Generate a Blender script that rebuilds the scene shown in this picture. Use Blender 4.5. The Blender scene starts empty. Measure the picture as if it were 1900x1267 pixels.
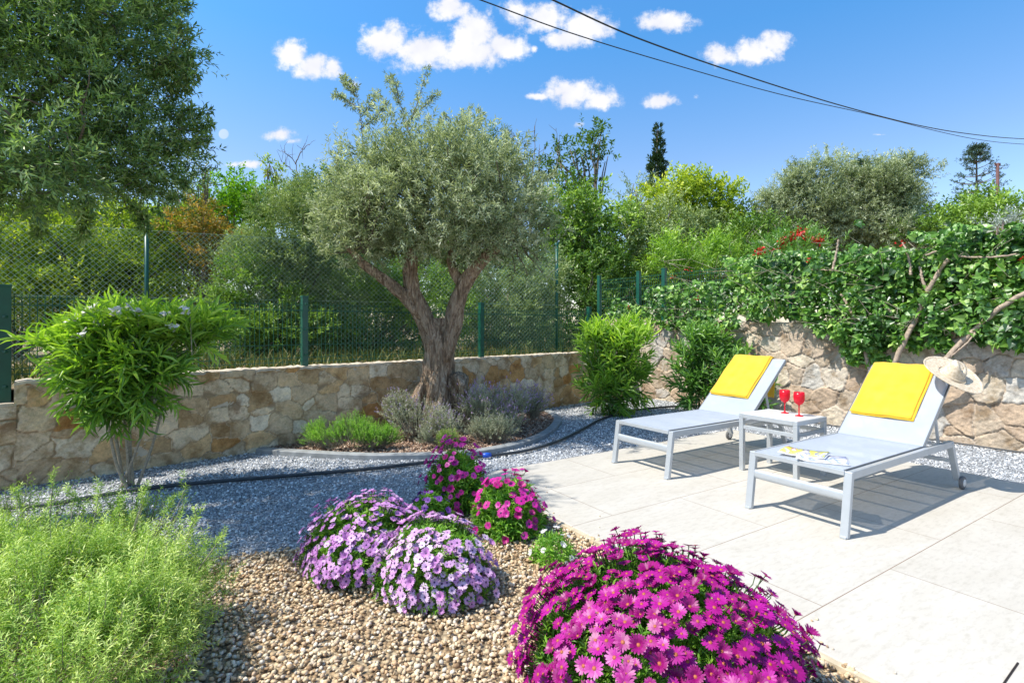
import bpy, bmesh, math, random
import numpy as np
from mathutils import Vector
R = math.radians
rng = np.random.default_rng(7)
random.seed(7)
scene = bpy.context.scene
COL = scene.collection

# ---------------------------------------------------------------- camera
HC, FPX, U0, V0 = 1.35, 973.0, 950.0, 605.0
cam_d = bpy.data.cameras.new("camera"); cam = bpy.data.objects.new("camera", cam_d); COL.objects.link(cam)
cam.location = (0, 0, HC); cam.rotation_euler = (R(90), 0, 0)
cam_d.sensor_width = 36; cam_d.lens = FPX / 1900 * 36; cam_d.shift_y = -(633.5 - V0) / 1900
cam_d.clip_start = 0.05; cam_d.clip_end = 3000
scene.camera = cam

# ---------------------------------------------------------------- sun, sky, exposure
SUN_ELEV, SUN_AZ = R(56), math.atan2(-.96, -.28)
sun_d = bpy.data.lights.new("sun", 'SUN'); sun = bpy.data.objects.new("sun", sun_d); COL.objects.link(sun)
sun_d.energy = 4.1; sun_d.angle = R(0.5); sun_d.color = (1.0, .945, .86)
to_sun = Vector((math.sin(SUN_AZ) * math.cos(SUN_ELEV), math.cos(SUN_AZ) * math.cos(SUN_ELEV), math.sin(SUN_ELEV)))
sun.rotation_euler = to_sun.to_track_quat('Z', 'Y').to_euler()
scene.view_settings.view_transform = 'Standard'; scene.view_settings.look = 'None'
scene.view_settings.exposure = 0.74; scene.view_settings.gamma = 1.0
scene.render.film_transparent = False
scene.cycles.max_bounces = 8; scene.cycles.transparent_max_bounces = 8
scene.cycles.use_denoising = True
scene.cycles.sample_clamp_indirect = 6

world = bpy.data.worlds.new("World"); scene.world = world; world.use_nodes = True
wt = world.node_tree; wt.nodes.clear()
def WN(t, **k):
    n = wt.nodes.new(t)
    for a, b in k.items(): setattr(n, a, b)
    return n
def wl(a, b): wt.links.new(a, b)
def wmath(op, a, b=None, clamp=False):
    n = WN('ShaderNodeMath', operation=op); n.use_clamp = clamp
    for i, x in enumerate([a, b]):
        if x is None: continue
        if isinstance(x, (int, float)): n.inputs[i].default_value = x
        else: wl(x, n.inputs[i])
    return n.outputs[0]
def wvec(op, a, b=None):
    n = WN('ShaderNodeVectorMath', operation=op)
    for i, x in enumerate([a, b]):
        if x is None: continue
        if isinstance(x, tuple): n.inputs[i].default_value = x
        else: wl(x, n.inputs[i])
    return n.outputs['Value'] if op == 'LENGTH' else n.outputs[0]
sky = WN('ShaderNodeTexSky', sky_type='NISHITA', sun_disc=False)
sky.sun_elevation = SUN_ELEV; sky.sun_rotation = SUN_AZ % (2 * math.pi)
sky.altitude = 50; sky.air_density = 1.0; sky.dust_density = 0.9; sky.ozone_density = 2.5
tc = WN('ShaderNodeTexCoord'); sp = WN('ShaderNodeSeparateXYZ'); wl(tc.outputs['Generated'], sp.inputs[0])
yy = wmath('MAXIMUM', sp.outputs[1], 0.08)
cb = WN('ShaderNodeCombineXYZ'); wl(wmath('DIVIDE', sp.outputs[0], yy), cb.inputs[0]); wl(wmath('DIVIDE', sp.outputs[2], yy), cb.inputs[1])
P2 = cb.outputs[0]
nz = WN('ShaderNodeTexNoise'); nz.inputs['Scale'].default_value = 30; nz.inputs['Detail'].default_value = 8; nz.inputs['Roughness'].default_value = .68
wl(P2, nz.inputs['Vector'])
nz2 = WN('ShaderNodeTexNoise'); nz2.inputs['Scale'].default_value = 15; nz2.inputs['Detail'].default_value = 3
wl(P2, nz2.inputs['Vector'])
CL = [(540,103,36,30,1),(578,125,40,26,1),(617,128,24,24,.9),(655,158,34,20,.45),
      (718,78,52,38,1),(790,95,82,38,1),(865,98,92,36,1),(880,62,50,48,1),(835,15,44,26,1),(935,88,55,28,1),(992,92,14,14,.6),
      (955,22,36,24,.9),(1010,35,52,32,1),(1092,52,58,34,1),(1050,72,50,22,1),
      (1235,40,56,22,1),(1340,102,48,26,.85),(1400,98,48,28,1),(1438,80,32,24,1),
      (1062,172,66,28,1),(1112,184,42,22,1),(998,180,26,9,.9),(1225,188,36,18,.9),(1292,180,20,20,.35),
      (520,250,44,18,.7),(545,262,26,10,.6),(455,305,46,10,.85),(1075,232,20,12,.6),(1632,250,30,5,.3)]
fld = None; shade = None
for (u, v, a, b, s) in CL:
    c = ((u - U0) / FPX, (V0 - v) / FPX, 0)
    d = wvec('MULTIPLY', wvec('SUBTRACT', P2, c), (FPX / a, FPX / b, 0))
    f = wmath('SUBTRACT', s, wvec('LENGTH', d))
    fld = f if fld is None else wmath('MAXIMUM', fld, f)
puff = wmath('ADD', fld, wmath('MULTIPLY', wmath('SUBTRACT', nz.outputs[0], .44), 2.0))
mr = WN('ShaderNodeMapRange', interpolation_type='SMOOTHSTEP'); wl(puff, mr.inputs[0]); mr.inputs[1].default_value = 0.0; mr.inputs[2].default_value = .72
near = WN('ShaderNodeMapRange', interpolation_type='SMOOTHSTEP'); wl(fld, near.inputs[0]); near.inputs[1].default_value = -.75; near.inputs[2].default_value = .05
dens = wmath('MULTIPLY', mr.outputs[0], near.outputs[0], True)
dens = wmath('MULTIPLY', dens, wmath('GREATER_THAN', sp.outputs[1], .1))
ccol = WN('ShaderNodeMix', data_type='RGBA'); wl(nz2.outputs[0], ccol.inputs[0])
ccol.inputs[6].default_value = (2.9, 3.0, 3.5, 1); ccol.inputs[7].default_value = (4.9, 4.85, 4.8, 1)
hs = WN('ShaderNodeHueSaturation'); wl(sky.outputs[0], hs.inputs['Color']); hs.inputs['Saturation'].default_value = 1.15; hs.inputs['Value'].default_value = 1.0
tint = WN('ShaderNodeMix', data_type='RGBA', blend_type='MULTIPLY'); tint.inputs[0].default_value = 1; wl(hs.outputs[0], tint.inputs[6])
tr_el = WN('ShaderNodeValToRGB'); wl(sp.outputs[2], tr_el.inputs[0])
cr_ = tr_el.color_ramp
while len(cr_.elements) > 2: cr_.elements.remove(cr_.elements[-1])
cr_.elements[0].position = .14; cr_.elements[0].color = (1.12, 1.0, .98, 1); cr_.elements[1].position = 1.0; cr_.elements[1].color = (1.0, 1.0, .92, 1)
for p_, c_ in ((.28, (.96, .92, .92, 1)), (.47, (.56, .96, 1.08, 1)), (.62, (.60, 1.02, 1.16, 1)), (.74, (.95, 1.0, .95, 1))):  # highest stops, unseen above the frame, warmed to cut blue fill in shadows
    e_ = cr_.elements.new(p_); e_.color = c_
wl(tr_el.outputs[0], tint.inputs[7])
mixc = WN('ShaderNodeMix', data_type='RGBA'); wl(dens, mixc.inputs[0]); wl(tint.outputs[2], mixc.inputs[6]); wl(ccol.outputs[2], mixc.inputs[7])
# pale daytime moon
md = wvec('LENGTH', wvec('SUBTRACT', P2, ((415 - U0) / FPX, (V0 - 249) / FPX, 0)))
mm = WN('ShaderNodeMapRange', interpolation_type='SMOOTHSTEP'); wl(md, mm.inputs[0]); mm.inputs[1].default_value = 10.5 / FPX; mm.inputs[2].default_value = 8.0 / FPX
mm.inputs[3].default_value = 0; mm.inputs[4].default_value = 1
mfac = wmath('MULTIPLY', wmath('MULTIPLY', mm.outputs[0], wmath('MULTIPLY', nz2.outputs[0], .8), True), wmath('GREATER_THAN', sp.outputs[1], .1))
mixm = WN('ShaderNodeMix', data_type='RGBA'); wl(mfac, mixm.inputs[0]); wl(mixc.outputs[2], mixm.inputs[6]); mixm.inputs[7].default_value = (3.6, 3.9, 4.3, 1)
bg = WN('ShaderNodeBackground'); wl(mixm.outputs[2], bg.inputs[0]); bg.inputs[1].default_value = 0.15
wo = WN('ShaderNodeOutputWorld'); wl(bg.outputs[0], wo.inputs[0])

# ---------------------------------------------------------------- photo point -> world
def G(u, v, z=0.0):
    Y = FPX * (HC - z) / (v - V0)
    return np.array([(u - U0) / FPX * Y, Y, z])
def P(u, v, Y): return np.array([(u - U0) / FPX * Y, Y, HC + (V0 - v) / FPX * Y])

# ---------------------------------------------------------------- object helpers
def thing(name, label, cat, loc=(0, 0, 0), rz=0.0, group=None):
    o = bpy.data.objects.new(name, None); COL.objects.link(o)
    o.location = loc; o.rotation_euler = (0, 0, rz); o.empty_display_size = .1
    tag(o, label, cat, group); return o
def tag(o, label=None, cat=None, group=None, kind=None):
    if label: o['label'] = label
    if cat: o['category'] = cat
    if group: o['group'] = group
    if kind: o['kind'] = kind
    return o
class MB:
    """collects geometry of one mesh"""
    def __init__(s): s.V = []; s.F = []; s.M = []; s.n = 0; s.A = {}; s.S = []
    def add(s, V, F, m=0, smooth=False, **attrs):
        V = np.asarray(V, float); F = F if isinstance(F, list) else [F]
        for f in F:
            f = np.asarray(f, np.int64)
            s.F.append(f + s.n); s.M.append(np.full(len(f), m)); s.S.append(np.full(len(f), smooth))
        for k, a in attrs.items():
            s.A.setdefault(k, []).append((s.n, np.broadcast_to(np.asarray(a, float), (len(V),))))
        s.V.append(V); s.n += len(V); return s
    def box(s, c, size, rot=None, m=0):
        h = np.array(size) / 2.0
        V = np.array([[x, y, z] for x in (-1, 1) for y in (-1, 1) for z in (-1, 1)]) * h
        if rot is not None: V = V @ np.asarray(rot).T
        F = np.array([[0, 1, 3, 2], [4, 6, 7, 5], [0, 4, 5, 1], [2, 3, 7, 6], [0, 2, 6, 4], [1, 5, 7, 3]])
        return s.add(V + np.asarray(c), F, m)
    def beam(s, p, q, w, h, m=0, up=(0, 0, 1)):
        p = np.asarray(p, float); q = np.asarray(q, float); d = q - p; L = np.linalg.norm(d); d /= L
        side = np.cross(d, up); side /= np.linalg.norm(side) + 1e-9; u2 = np.cross(side, d)
        return s.box((p + q) / 2, (L, w, h), np.stack([d, side, u2], 1), m)
    def tube(s, pts, rad, n=8, m=0, rnd=None, caps=True, smooth=True, warp=None, **attrs):
        pts = np.asarray(pts, float); K = len(pts); rad = np.broadcast_to(np.asarray(rad, float), (K,))
        T = np.gradient(pts, axis=0); T /= np.linalg.norm(T, axis=1)[:, None] + 1e-9
        ref = np.array([.13, .97, .2]); ref = np.array([1., 0, 0]) if abs(T.mean(0) @ ref) > .9 else ref
        A = np.cross(T, ref); A /= np.linalg.norm(A, axis=1)[:, None] + 1e-9; B = np.cross(T, A)
        th = np.arange(n) / n * 2 * np.pi
        rr = rad[:, None] * np.ones(n)
        if warp is not None: rr = rr * warp(np.arange(K)[:, None] / max(K - 1, 1), th[None, :])
        V = pts[:, None] + rr[..., None] * (np.cos(th)[None, :, None] * A[:, None] + np.sin(th)[None, :, None] * B[:, None])
        i = np.arange(K - 1)[:, None] * n; j = np.arange(n); j2 = (j + 1) % n
        F = np.stack([i + j, i + j2, i + n + j2, i + n + j], -1).reshape(-1, 4)
        FF = [F]
        if caps: FF += [np.arange(n)[::-1][None], (np.arange(n) + (K - 1) * n)[None]]
        return s.add(V.reshape(-1, 3), FF, m, smooth, **attrs)
    def lathe(s, prof, n=24, m=0, c=(0, 0, 0), rot=None, smooth=True):
        prof = np.asarray(prof, float); th = np.arange(n) / n * 2 * np.pi
        V = np.stack([prof[:, None, 0] * np.cos(th), prof[:, None, 0] * np.sin(th), np.repeat(prof[:, 1:2], n, 1)], -1).reshape(-1, 3)
        if rot is not None: V = V @ np.asarray(rot).T
        i = np.arange(len(prof) - 1)[:, None] * n; j = np.arange(n); j2 = (j + 1) % n
        F = np.stack([i + j, i + j2, i + n + j2, i + n + j], -1).reshape(-1, 4)
        return s.add(V + np.asarray(c), F, m, smooth)
    def build(s, name, mats, parent=None, local=False, bevel=0, smooth=None, merge=False):
        V = np.concatenate(s.V)
        if parent is not None and not local: V = V - np.array(parent.location)
        me = bpy.data.meshes.new(name)
        nl = sum(f.size for f in s.F); nf = sum(len(f) for f in s.F)
        me.vertices.add(len(V)); me.vertices.foreach_set('co', V.astype(np.float32).ravel())
        me.loops.add(nl); me.loops.foreach_set('vertex_index', np.concatenate([f.ravel() for f in s.F]).astype(np.int32))
        tot = np.concatenate([np.full(len(f), f.shape[1]) for f in s.F])
        me.polygons.add(nf); me.polygons.foreach_set('loop_start', np.concatenate([[0], np.cumsum(tot)[:-1]]).astype(np.int32))
        me.polygons.foreach_set('material_index', np.concatenate(s.M).astype(np.int32))
        sm = np.concatenate(s.S) if smooth is None else np.full(nf, smooth)
        me.polygons.foreach_set('use_smooth', sm.astype(bool))
        for k, lst in s.A.items():
            a = np.zeros(len(V), np.float32)
            for st, arr in lst: a[st:st + len(arr)] = arr
            me.attributes.new(k, 'FLOAT', 'POINT').data.foreach_set('value', a)
        me.update(calc_edges=True); me.validate()
        for mt in (mats if isinstance(mats, (list, tuple)) else [mats]): me.materials.append(mt)
        o = bpy.data.objects.new(name, me); COL.objects.link(o)
        if parent is not None: o.parent = parent
        if bevel:
            b = o.modifiers.new('bevel', 'BEVEL'); b.width = bevel; b.segments = 2; b.limit_method = 'ANGLE'; b.harden_normals = False
        return o

# ---------------------------------------------------------------- materials
def mat(name):
    m = bpy.data.materials.new(name); m.use_nodes = True; nt = m.node_tree; nt.nodes.clear()
    out = nt.nodes.new('ShaderNodeOutputMaterial'); return m, nt, out
def N(nt, t, ins=None, **k):
    n = nt.nodes.new(t)
    for a, b in k.items(): setattr(n, a, b)
    for a, b in (ins or {}).items():
        if hasattr(b, 'links') or isinstance(b, bpy.types.NodeSocket): nt.links.new(b, n.inputs[a])
        else: n.inputs[a].default_value = b
    return n
def c4(c): return (c[0], c[1], c[2], 1)
def ramp(nt, fac, stops, interp='LINEAR'):
    n = nt.nodes.new('ShaderNodeValToRGB'); nt.links.new(fac, n.inputs[0]); cr = n.color_ramp; cr.interpolation = interp
    while len(cr.elements) < len(stops): cr.elements.new(.5)
    for e, (p, c) in zip(cr.elements, stops): e.position = p; e.color = c4(c)
    return n.outputs[0]
def leafmat(name, stops, trans=.35, gloss=.06, rough=.4, tcol=(1.15, 1.2, .45)):
    m, nt, out = mat(name)
    at = N(nt, 'ShaderNodeAttribute', attribute_name='rnd')
    k = len(stops)
    col = ramp(nt, at.outputs['Fac'], [(i / (k - 1), s) for i, s in enumerate(stops)])
    d = N(nt, 'ShaderNodeBsdfDiffuse', {'Color': col})
    mul = N(nt, 'ShaderNodeMix', {0: 1.0, 6: col, 7: c4(tcol)}, data_type='RGBA', blend_type='MULTIPLY')
    t = N(nt, 'ShaderNodeBsdfTranslucent', {'Color': mul.outputs[2]})
    mx = N(nt, 'ShaderNodeMixShader', {0: trans, 1: d.outputs[0], 2: t.outputs[0]})
    g = N(nt, 'ShaderNodeBsdfGlossy', {'Color': (1, 1, 1, 1), 'Roughness': rough})
    mg = N(nt, 'ShaderNodeMixShader', {0: gloss, 1: mx.outputs[0], 2: g.outputs[0]})
    nt.links.new(mg.outputs[0], out.inputs[0]); return m
def simple(name, col, rough=.5, metal=0.0, noise=0.0, scale=20, bump=0.0, spec=.5, trans=0.0):
    m, nt, out = mat(name)
    b = N(nt, 'ShaderNodeBsdfPrincipled', {'Base Color': c4(col), 'Roughness': rough, 'Metallic': metal, 'Specular IOR Level': spec})
    if noise or bump:
        t = N(nt, 'ShaderNodeTexCoord'); n = N(nt, 'ShaderNodeTexNoise', {'Vector': t.outputs['Object'], 'Scale': scale, 'Detail': 5.0})
        if noise:
            cc = ramp(nt, n.outputs[0], [(.3, [x * (1 - noise) for x in col]), (.7, [min(1, x * (1 + noise)) for x in col])])
            nt.links.new(cc, b.inputs['Base Color'])
        if bump:
            bp = N(nt, 'ShaderNodeBump', {'Strength': 1.0, 'Distance': bump, 'Height': n.outputs[0]}); nt.links.new(bp.outputs[0], b.inputs['Normal'])
    nt.links.new(b.outputs[0], out.inputs[0]); return m
def rndmat(name, stops, rough=.8, attr='rnd', bump=0.0, scale=60, interp='LINEAR', var=.25):
    """colour from a per-piece attribute, broken up by fine noise"""
    m, nt, out = mat(name)
    at = N(nt, 'ShaderNodeAttribute', attribute_name=attr)
    k = len(stops); col = ramp(nt, at.outputs['Fac'], [(i / (k - 1), s) for i, s in enumerate(stops)], interp)
    t = N(nt, 'ShaderNodeTexCoord'); n = N(nt, 'ShaderNodeTexNoise', {'Vector': t.outputs['Object'], 'Scale': scale, 'Detail': 4.0})
    v = ramp(nt, n.outputs[0], [(.3, (1 - var,) * 3), (.7, (1 + var,) * 3)])
    mx = N(nt, 'ShaderNodeMix', {0: 1.0, 6: col, 7: v}, data_type='RGBA', blend_type='MULTIPLY')
    b = N(nt, 'ShaderNodeBsdfPrincipled', {'Base Color': mx.outputs[2], 'Roughness': rough, 'Specular IOR Level': .3})
    if bump:
        bp = N(nt, 'ShaderNodeBump', {'Strength': 1.0, 'Distance': bump, 'Height': n.outputs[0]}); nt.links.new(bp.outputs[0], b.inputs['Normal'])
    nt.links.new(b.outputs[0], out.inputs[0]); return m

L_olive = leafmat('olive_leaf', [(.07, .10, .04), (.22, .28, .14), (.44, .50, .31), (.76, .80, .64)], .38, .03, .5, (1.1, 1.15, .6))
L_olive_near = leafmat('olive_leaf_green', [(.04, .085, .02), (.11, .20, .045), (.24, .38, .09), (.50, .60, .34)], .34, .05, .42, (1.1, 1.25, .5))
L_olead = leafmat('oleander_leaf', [(.07, .17, .02), (.16, .33, .035), (.34, .55, .06), (.58, .76, .14)], .45, .04, .45)
L_olead2 = leafmat('oleander_leaf_dark', [(.05, .14, .025), (.10, .25, .04), (.18, .37, .06), (.30, .50, .12)], .4, .05, .42)
L_ylw = leafmat('hedge_leaf_yellow', [(.06, .12, .010), (.19, .30, .025), (.40, .52, .045), (.72, .74, .10)], .4, .02)
L_grn = leafmat('shrub_leaf_green', [(.045, .10, .02), (.12, .23, .035), (.24, .40, .06), (.42, .58, .13)], .36, .03)
L_brt = leafmat('tree_leaf_bright', [(.07, .18, .012), (.14, .33, .02), (.22, .44, .03), (.34, .56, .05)], .42, .02)
L_dark = leafmat('tree_leaf_dark', [(.025, .065, .012), (.07, .15, .025), (.15, .27, .045), (.28, .43, .09)], .34, .03)
L_grey = leafmat('shrub_leaf_greygreen', [(.08, .12, .04), (.19, .27, .10), (.34, .43, .19), (.54, .60, .34)], .3, .02)
L_orng = leafmat('shrub_leaf_orange', [(.09, .13, .02), (.20, .21, .035), (.42, .27, .06), (.60, .44, .12)], .35, .02, .5, (1.2, 1, .4))
L_silv = leafmat('silver_leaf', [(.28, .33, .28), (.42, .48, .42), (.55, .60, .55)], .2, .03, .5, (1, 1, .8))
L_cyp = leafmat('cypress_leaf', [(.018, .045, .018), (.03, .07, .025), (.05, .10, .035)], .15, .02)
L_nor = leafmat('araucaria_leaf', [(.04, .08, .05), (.06, .11, .07), (.09, .15, .09)], .15, .02)
L_vine = leafmat('vine_leaf', [(.025, .08, .015), (.07, .19, .03), (.18, .38, .06), (.46, .66, .18)], .35, .045, .42)
L_rose = leafmat('rosemary_leaf', [(.08, .17, .02), (.22, .38, .055), (.46, .62, .14), (.82, .90, .36)], .35, .02, .5)
L_sant = leafmat('santolina_leaf', [(.10, .24, .03), (.20, .42, .05), (.32, .58, .08), (.46, .70, .14)], .38, .02, .5)
L_lav = leafmat('lavender_leaf', [(.17, .20, .11), (.30, .34, .20), (.44, .47, .31), (.60, .60, .46)], .2, .02, .5, (1, 1, .6))
L_daisy = leafmat('daisy_leaf', [(.05, .15, .015), (.13, .33, .03), (.26, .50, .05), (.42, .66, .09)], .42, .03, .5)
L_grass = leafmat('dry_grass_blade', [(.06, .10, .025), (.12, .17, .04), (.24, .24, .09), (.48, .40, .22)], .3, .02, .5, (1, 1, .6))
M_bark = rndmat('twig_bark', [(.16, .13, .10), (.26, .22, .18), (.38, .33, .27)], .85, bump=.004, scale=40)
M_stemg = rndmat('pale_stem', [(.34, .30, .22), (.45, .40, .30), (.5, .46, .36)], .8, bump=.002, scale=60)
M_rbark = simple('vine_bark', (.36, .28, .21), .85, noise=.35, scale=30, bump=.004)

# ---------------------------------------------------------------- foliage machinery
def unit(a): return a / (np.linalg.norm(a, axis=-1, keepdims=True) + 1e-9)
TEMPL = {
 'kite': (np.array([[0, 0, 0], [.45, .5, .04], [1, 0, -.06], [.45, -.5, .04]]), [np.array([[0, 3, 2, 1]])]),
 'lance': (np.array([[0, 0, 0], [.28, .42, .04], [.66, .40, .02], [1, 0, -.16], [.66, -.40, .02], [.28, -.42, .04], [.28, 0, -.02], [.66, 0, -.05]]),
           [np.array([[0, 6, 1], [0, 5, 6], [7, 3, 2], [7, 4, 3]]), np.array([[6, 7, 2, 1], [5, 4, 7, 6]])]),
 'heart': (np.array([[0, 0, 0], [-.12, .26, .03], [.10, .50, .08], [.48, .38, .04], [1, 0, -.16], [.48, -.38, .04], [.10, -.50, .08], [-.12, -.26, .03], [.45, 0, -.04]]),
           [np.array([[0, 2, 1], [0, 7, 6]]), np.array([[0, 8, 3, 2], [0, 6, 5, 8]]), np.array([[8, 4, 3], [8, 5, 4]])]),
}
def put_leaves(mb, B, D, Nn, L, W, rnd, kind='kite', bend=0.0, m=0):
    T, F = TEMPL[kind]; n = len(B)
    D = unit(D); S = unit(np.cross(Nn, D)); Nn = np.cross(D, S)
    L = np.broadcast_to(L, (n,)); W = np.broadcast_to(W, (n,)); bend = np.broadcast_to(bend, (n,))
    t = T[None, :, 0]
    V = B[:, None] + D[:, None] * (L[:, None] * t)[..., None] + S[:, None] * (W[:, None] * T[None, :, 1])[..., None] \
        + Nn[:, None] * (L[:, None] * (T[None, :, 2] - bend[:, None] * t ** 2))[..., None]
    k = len(T); off = (np.arange(n) * k)[:, None, None]
    FF = [(f[None] + off).reshape(-1, f.shape[1]) for f in F]
    mb.add(V.reshape(-1, 3), FF, m, False, rnd=np.repeat(np.clip(rnd, 0, 1), k))
_kk = rng.normal(size=(6, 3)); _ph = rng.uniform(0, 6.28, 6)
def noise3(p, f=1.0):
    p = np.asarray(p) * f
    return sum(np.sin(p @ _kk[i] * (1 + .35 * i) + _ph[i] + 1.7 * np.sin(p @ _kk[(i + 2) % 6])) for i in range(6)) / 3.2
def leafy_twigs(mb, base, tdir, tlen, nl, L, W, kind, bias_up=.35, spread=.8, bend=.1, mode='alt', trnd=None, m=0, jit=.3, trange=(.15, 1.0), tip=0.0):
    n = len(base); tdir = unit(tdir)
    ref = unit(rng.normal(size=(n, 3))); s1 = unit(np.cross(tdir, ref)); s2 = np.cross(tdir, s1)
    tr = rng.random(n) if trnd is None else trnd
    Bs, Ds, Ns, Rs = [], [], [], []
    for j in range(nl):
        if mode == 'opp': ang = (j // 2) * 1.57 + (j % 2) * math.pi; tt = (j // 2 + .5) / (nl / 2)
        else: ang = j * 2.4; tt = (j + .5) / nl
        tt = trange[0] + (trange[1] - trange[0]) * tt
        side = s1 * math.cos(ang) + s2 * math.sin(ang)
        D = tdir * (1 - spread * .55 + .35 * tt) + side * spread + rng.normal(size=(n, 3)) * jit
        Bs.append(base + tdir * (tlen * tt)[:, None]); Ds.append(D)
        Ns.append(rng.normal(size=(n, 3)) * .6 + np.array([0, 0, bias_up * 2]) + tdir * .5)
        Rs.append(tr * .65 + rng.random(n) * .35 + tip * (tt - .6))
    B = np.concatenate(Bs); D = np.concatenate(Ds); Nn = np.concatenate(Ns); rr = np.concatenate(Rs)
    sc = rng.uniform(.7, 1.15, len(B))
    put_leaves(mb, B, D, Nn, L * sc, W * sc, rr, kind, bend)
def sample_lobes(lobes, dens, shell=.5, gap=-.55, nf=2.2, rough=.16, clump=None):
    """lobes: (centre, radii) -> twig bases and outward directions, gathered in sub-clumps"""
    PB, PD = [], []
    for c, r in lobes:
        c = np.array(c); r = np.array(r)
        area = (r[0] * r[2] + r[1] * r[2] + r[0] * r[1]) / 3 * 4 * np.pi
        n = max(int(area * dens), 12)
        d = unit(rng.normal(size=(n, 3)))
        k = shell + (1 - shell) * rng.random(n) ** .55
        k = k * (1 + rough * noise3(d * 1.6 + c, 2.0))
        if clump:
            cl = min(clump, .5 * float(r.min())); Nc = max(5, int(area / (np.pi * cl * cl) * .62))
            cd = unit(rng.normal(size=(Nc, 3))); ck = .70 + .30 * rng.random(Nc); ck *= 1 + rough * 1.3 * rng.normal(size=Nc) * .6
            cc = c + cd * ck[:, None] * r; ci = rng.integers(0, Nc, n); cs = cl * rng.uniform(.6, 1.35, Nc)
            q = unit(rng.normal(size=(n, 3)) + np.array([0, 0, .25])); inn = rng.random(n) < .16
            p = np.where(inn[:, None], c + d * (k * .75)[:, None] * r, cc[ci] + q * (cs[ci] * rng.random(n) ** .4)[:, None] * np.array([1.15, 1.15, .8]))
            PB.append(p); PD.append(unit(q * .9 + unit(cd[ci] / r) * .6)); continue
        p = c + d * k[:, None] * r
        keep = noise3(p, nf) > gap
        PB.append(p[keep]); PD.append(unit(d / r)[keep])
    return np.concatenate(PB), np.concatenate(PD)
def skeleton(mb, base, targets, r0, wob=.08, n=6, K=7):
    base = np.array(base, float)
    for t in targets:
        t = np.array(t); s = np.linspace(0, 1, K)[:, None]
        mid = base + (t - base) * s; mid[:, 2] += (np.sin(s[:, 0] * np.pi) * .06 * np.linalg.norm(t - base))
        mid[1:-1] += rng.normal(size=(K - 2, 3)) * wob * np.linalg.norm(t - base) * .3
        mb.tube(mid, np.linspace(r0, r0 * .25, K), n, rnd=rng.random())
def plx(lobes, D0):
    out = []
    for l in lobes:
        u, v, ru, rv = l[:4]; D = l[4] if len(l) > 4 else D0
        rx = ru / FPX * D; rz = rv / FPX * D; ry = l[5] if len(l) > 5 else rx * .8
        out.append((P(u, v, D), (rx, ry, rz)))
    return out
def bush(name, label, cat, lobes, D, lm, leaf=.0082, asp=.42, dens=None, kind='kite', group=None, base_z=.8, gap=-.55, nl=9, tw=3.0,
         up=.35, shell=.5, rough=.16, trunk_r=None, part=('foliage', 'stems'), spread=.8, basexy=None, outup=.35, clump=.026, nf=None, cover=3.4):
    """shrub or tree built from leaf clumps round lobes; leaf = length as a fraction of distance"""
    Lb = plx(lobes, D); L = leaf * D; W = L * asp
    c0 = Lb[0][0]; bx = c0[:2] if basexy is None else basexy
    root = thing(name, label, cat, (float(bx[0]), float(bx[1]), base_z), 0, group)
    if dens is None: dens = cover / (nl * .5 * L * W) * .25 * 1.6
    B, Dr = sample_lobes(Lb, dens, shell, gap, nf or 40.0 / D, rough, clump * D)
    Dr = unit(Dr + np.array([0, 0, outup]) + rng.normal(size=B.shape) * .35)
    mb = MB(); tl = np.full(len(B), L * tw) * rng.uniform(.6, 1.2, len(B))
    tr = np.clip(.5 + .36 * noise3(B, 30.0 / D) + rng.normal(size=len(B)) * .16, 0, 1)
    leafy_twigs(mb, B, Dr, tl, nl, L, W, kind, up, spread, trnd=tr, tip=.35)
    mb.build(part[0], lm, root)
    sk = MB(); tr_ = trunk_r or .012 * D ** .7
    base = np.array([bx[0], bx[1], base_z - .05])
    fork = base * .55 + c0 * .45
    if part[1] == 'trunk':
        sk.tube(np.linspace(base, fork, 6) + np.vstack([np.zeros(3), rng.normal(size=(4, 3)) * .03, np.zeros(3)]), np.linspace(tr_ * 1.3, tr_, 6), 8, rnd=.3)
        src = fork
    else: src = base
    tg = [c for c, _ in Lb] + [B[i] for i in rng.integers(0, len(B), 14)]
    skeleton(sk, src, tg, tr_ * .6)
    sk.build(part[1], M_bark, root)
    return root

# ================================================================ SETTING: ground, gravel, patio
AX = np.array([.84, .5426, 0]); WX = np.array([.5426, -.84, 0])      # patio axes: along the joints / across
def ground_mat():
    m, nt, out = mat('dry_soil'); t = N(nt, 'ShaderNodeTexCoord')
    n1 = N(nt, 'ShaderNodeTexNoise', {'Vector': t.outputs['Object'], 'Scale': 3.0, 'Detail': 8.0}); n2 = N(nt, 'ShaderNodeTexNoise', {'Vector': t.outputs['Object'], 'Scale': 40.0, 'Detail': 6.0})
    c = ramp(nt, n1.outputs[0], [(.3, (.20, .14, .08)), (.5, (.30, .22, .13)), (.7, (.20, .21, .08))])
    bp = N(nt, 'ShaderNodeBump', {'Strength': 1.0, 'Distance': .03, 'Height': n2.outputs[0]})
    b = N(nt, 'ShaderNodeBsdfPrincipled', {'Base Color': c, 'Roughness': .95, 'Normal': bp.outputs[0]}); nt.links.new(b.outputs[0], out.inputs[0]); return m
M_soil = ground_mat()
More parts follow.
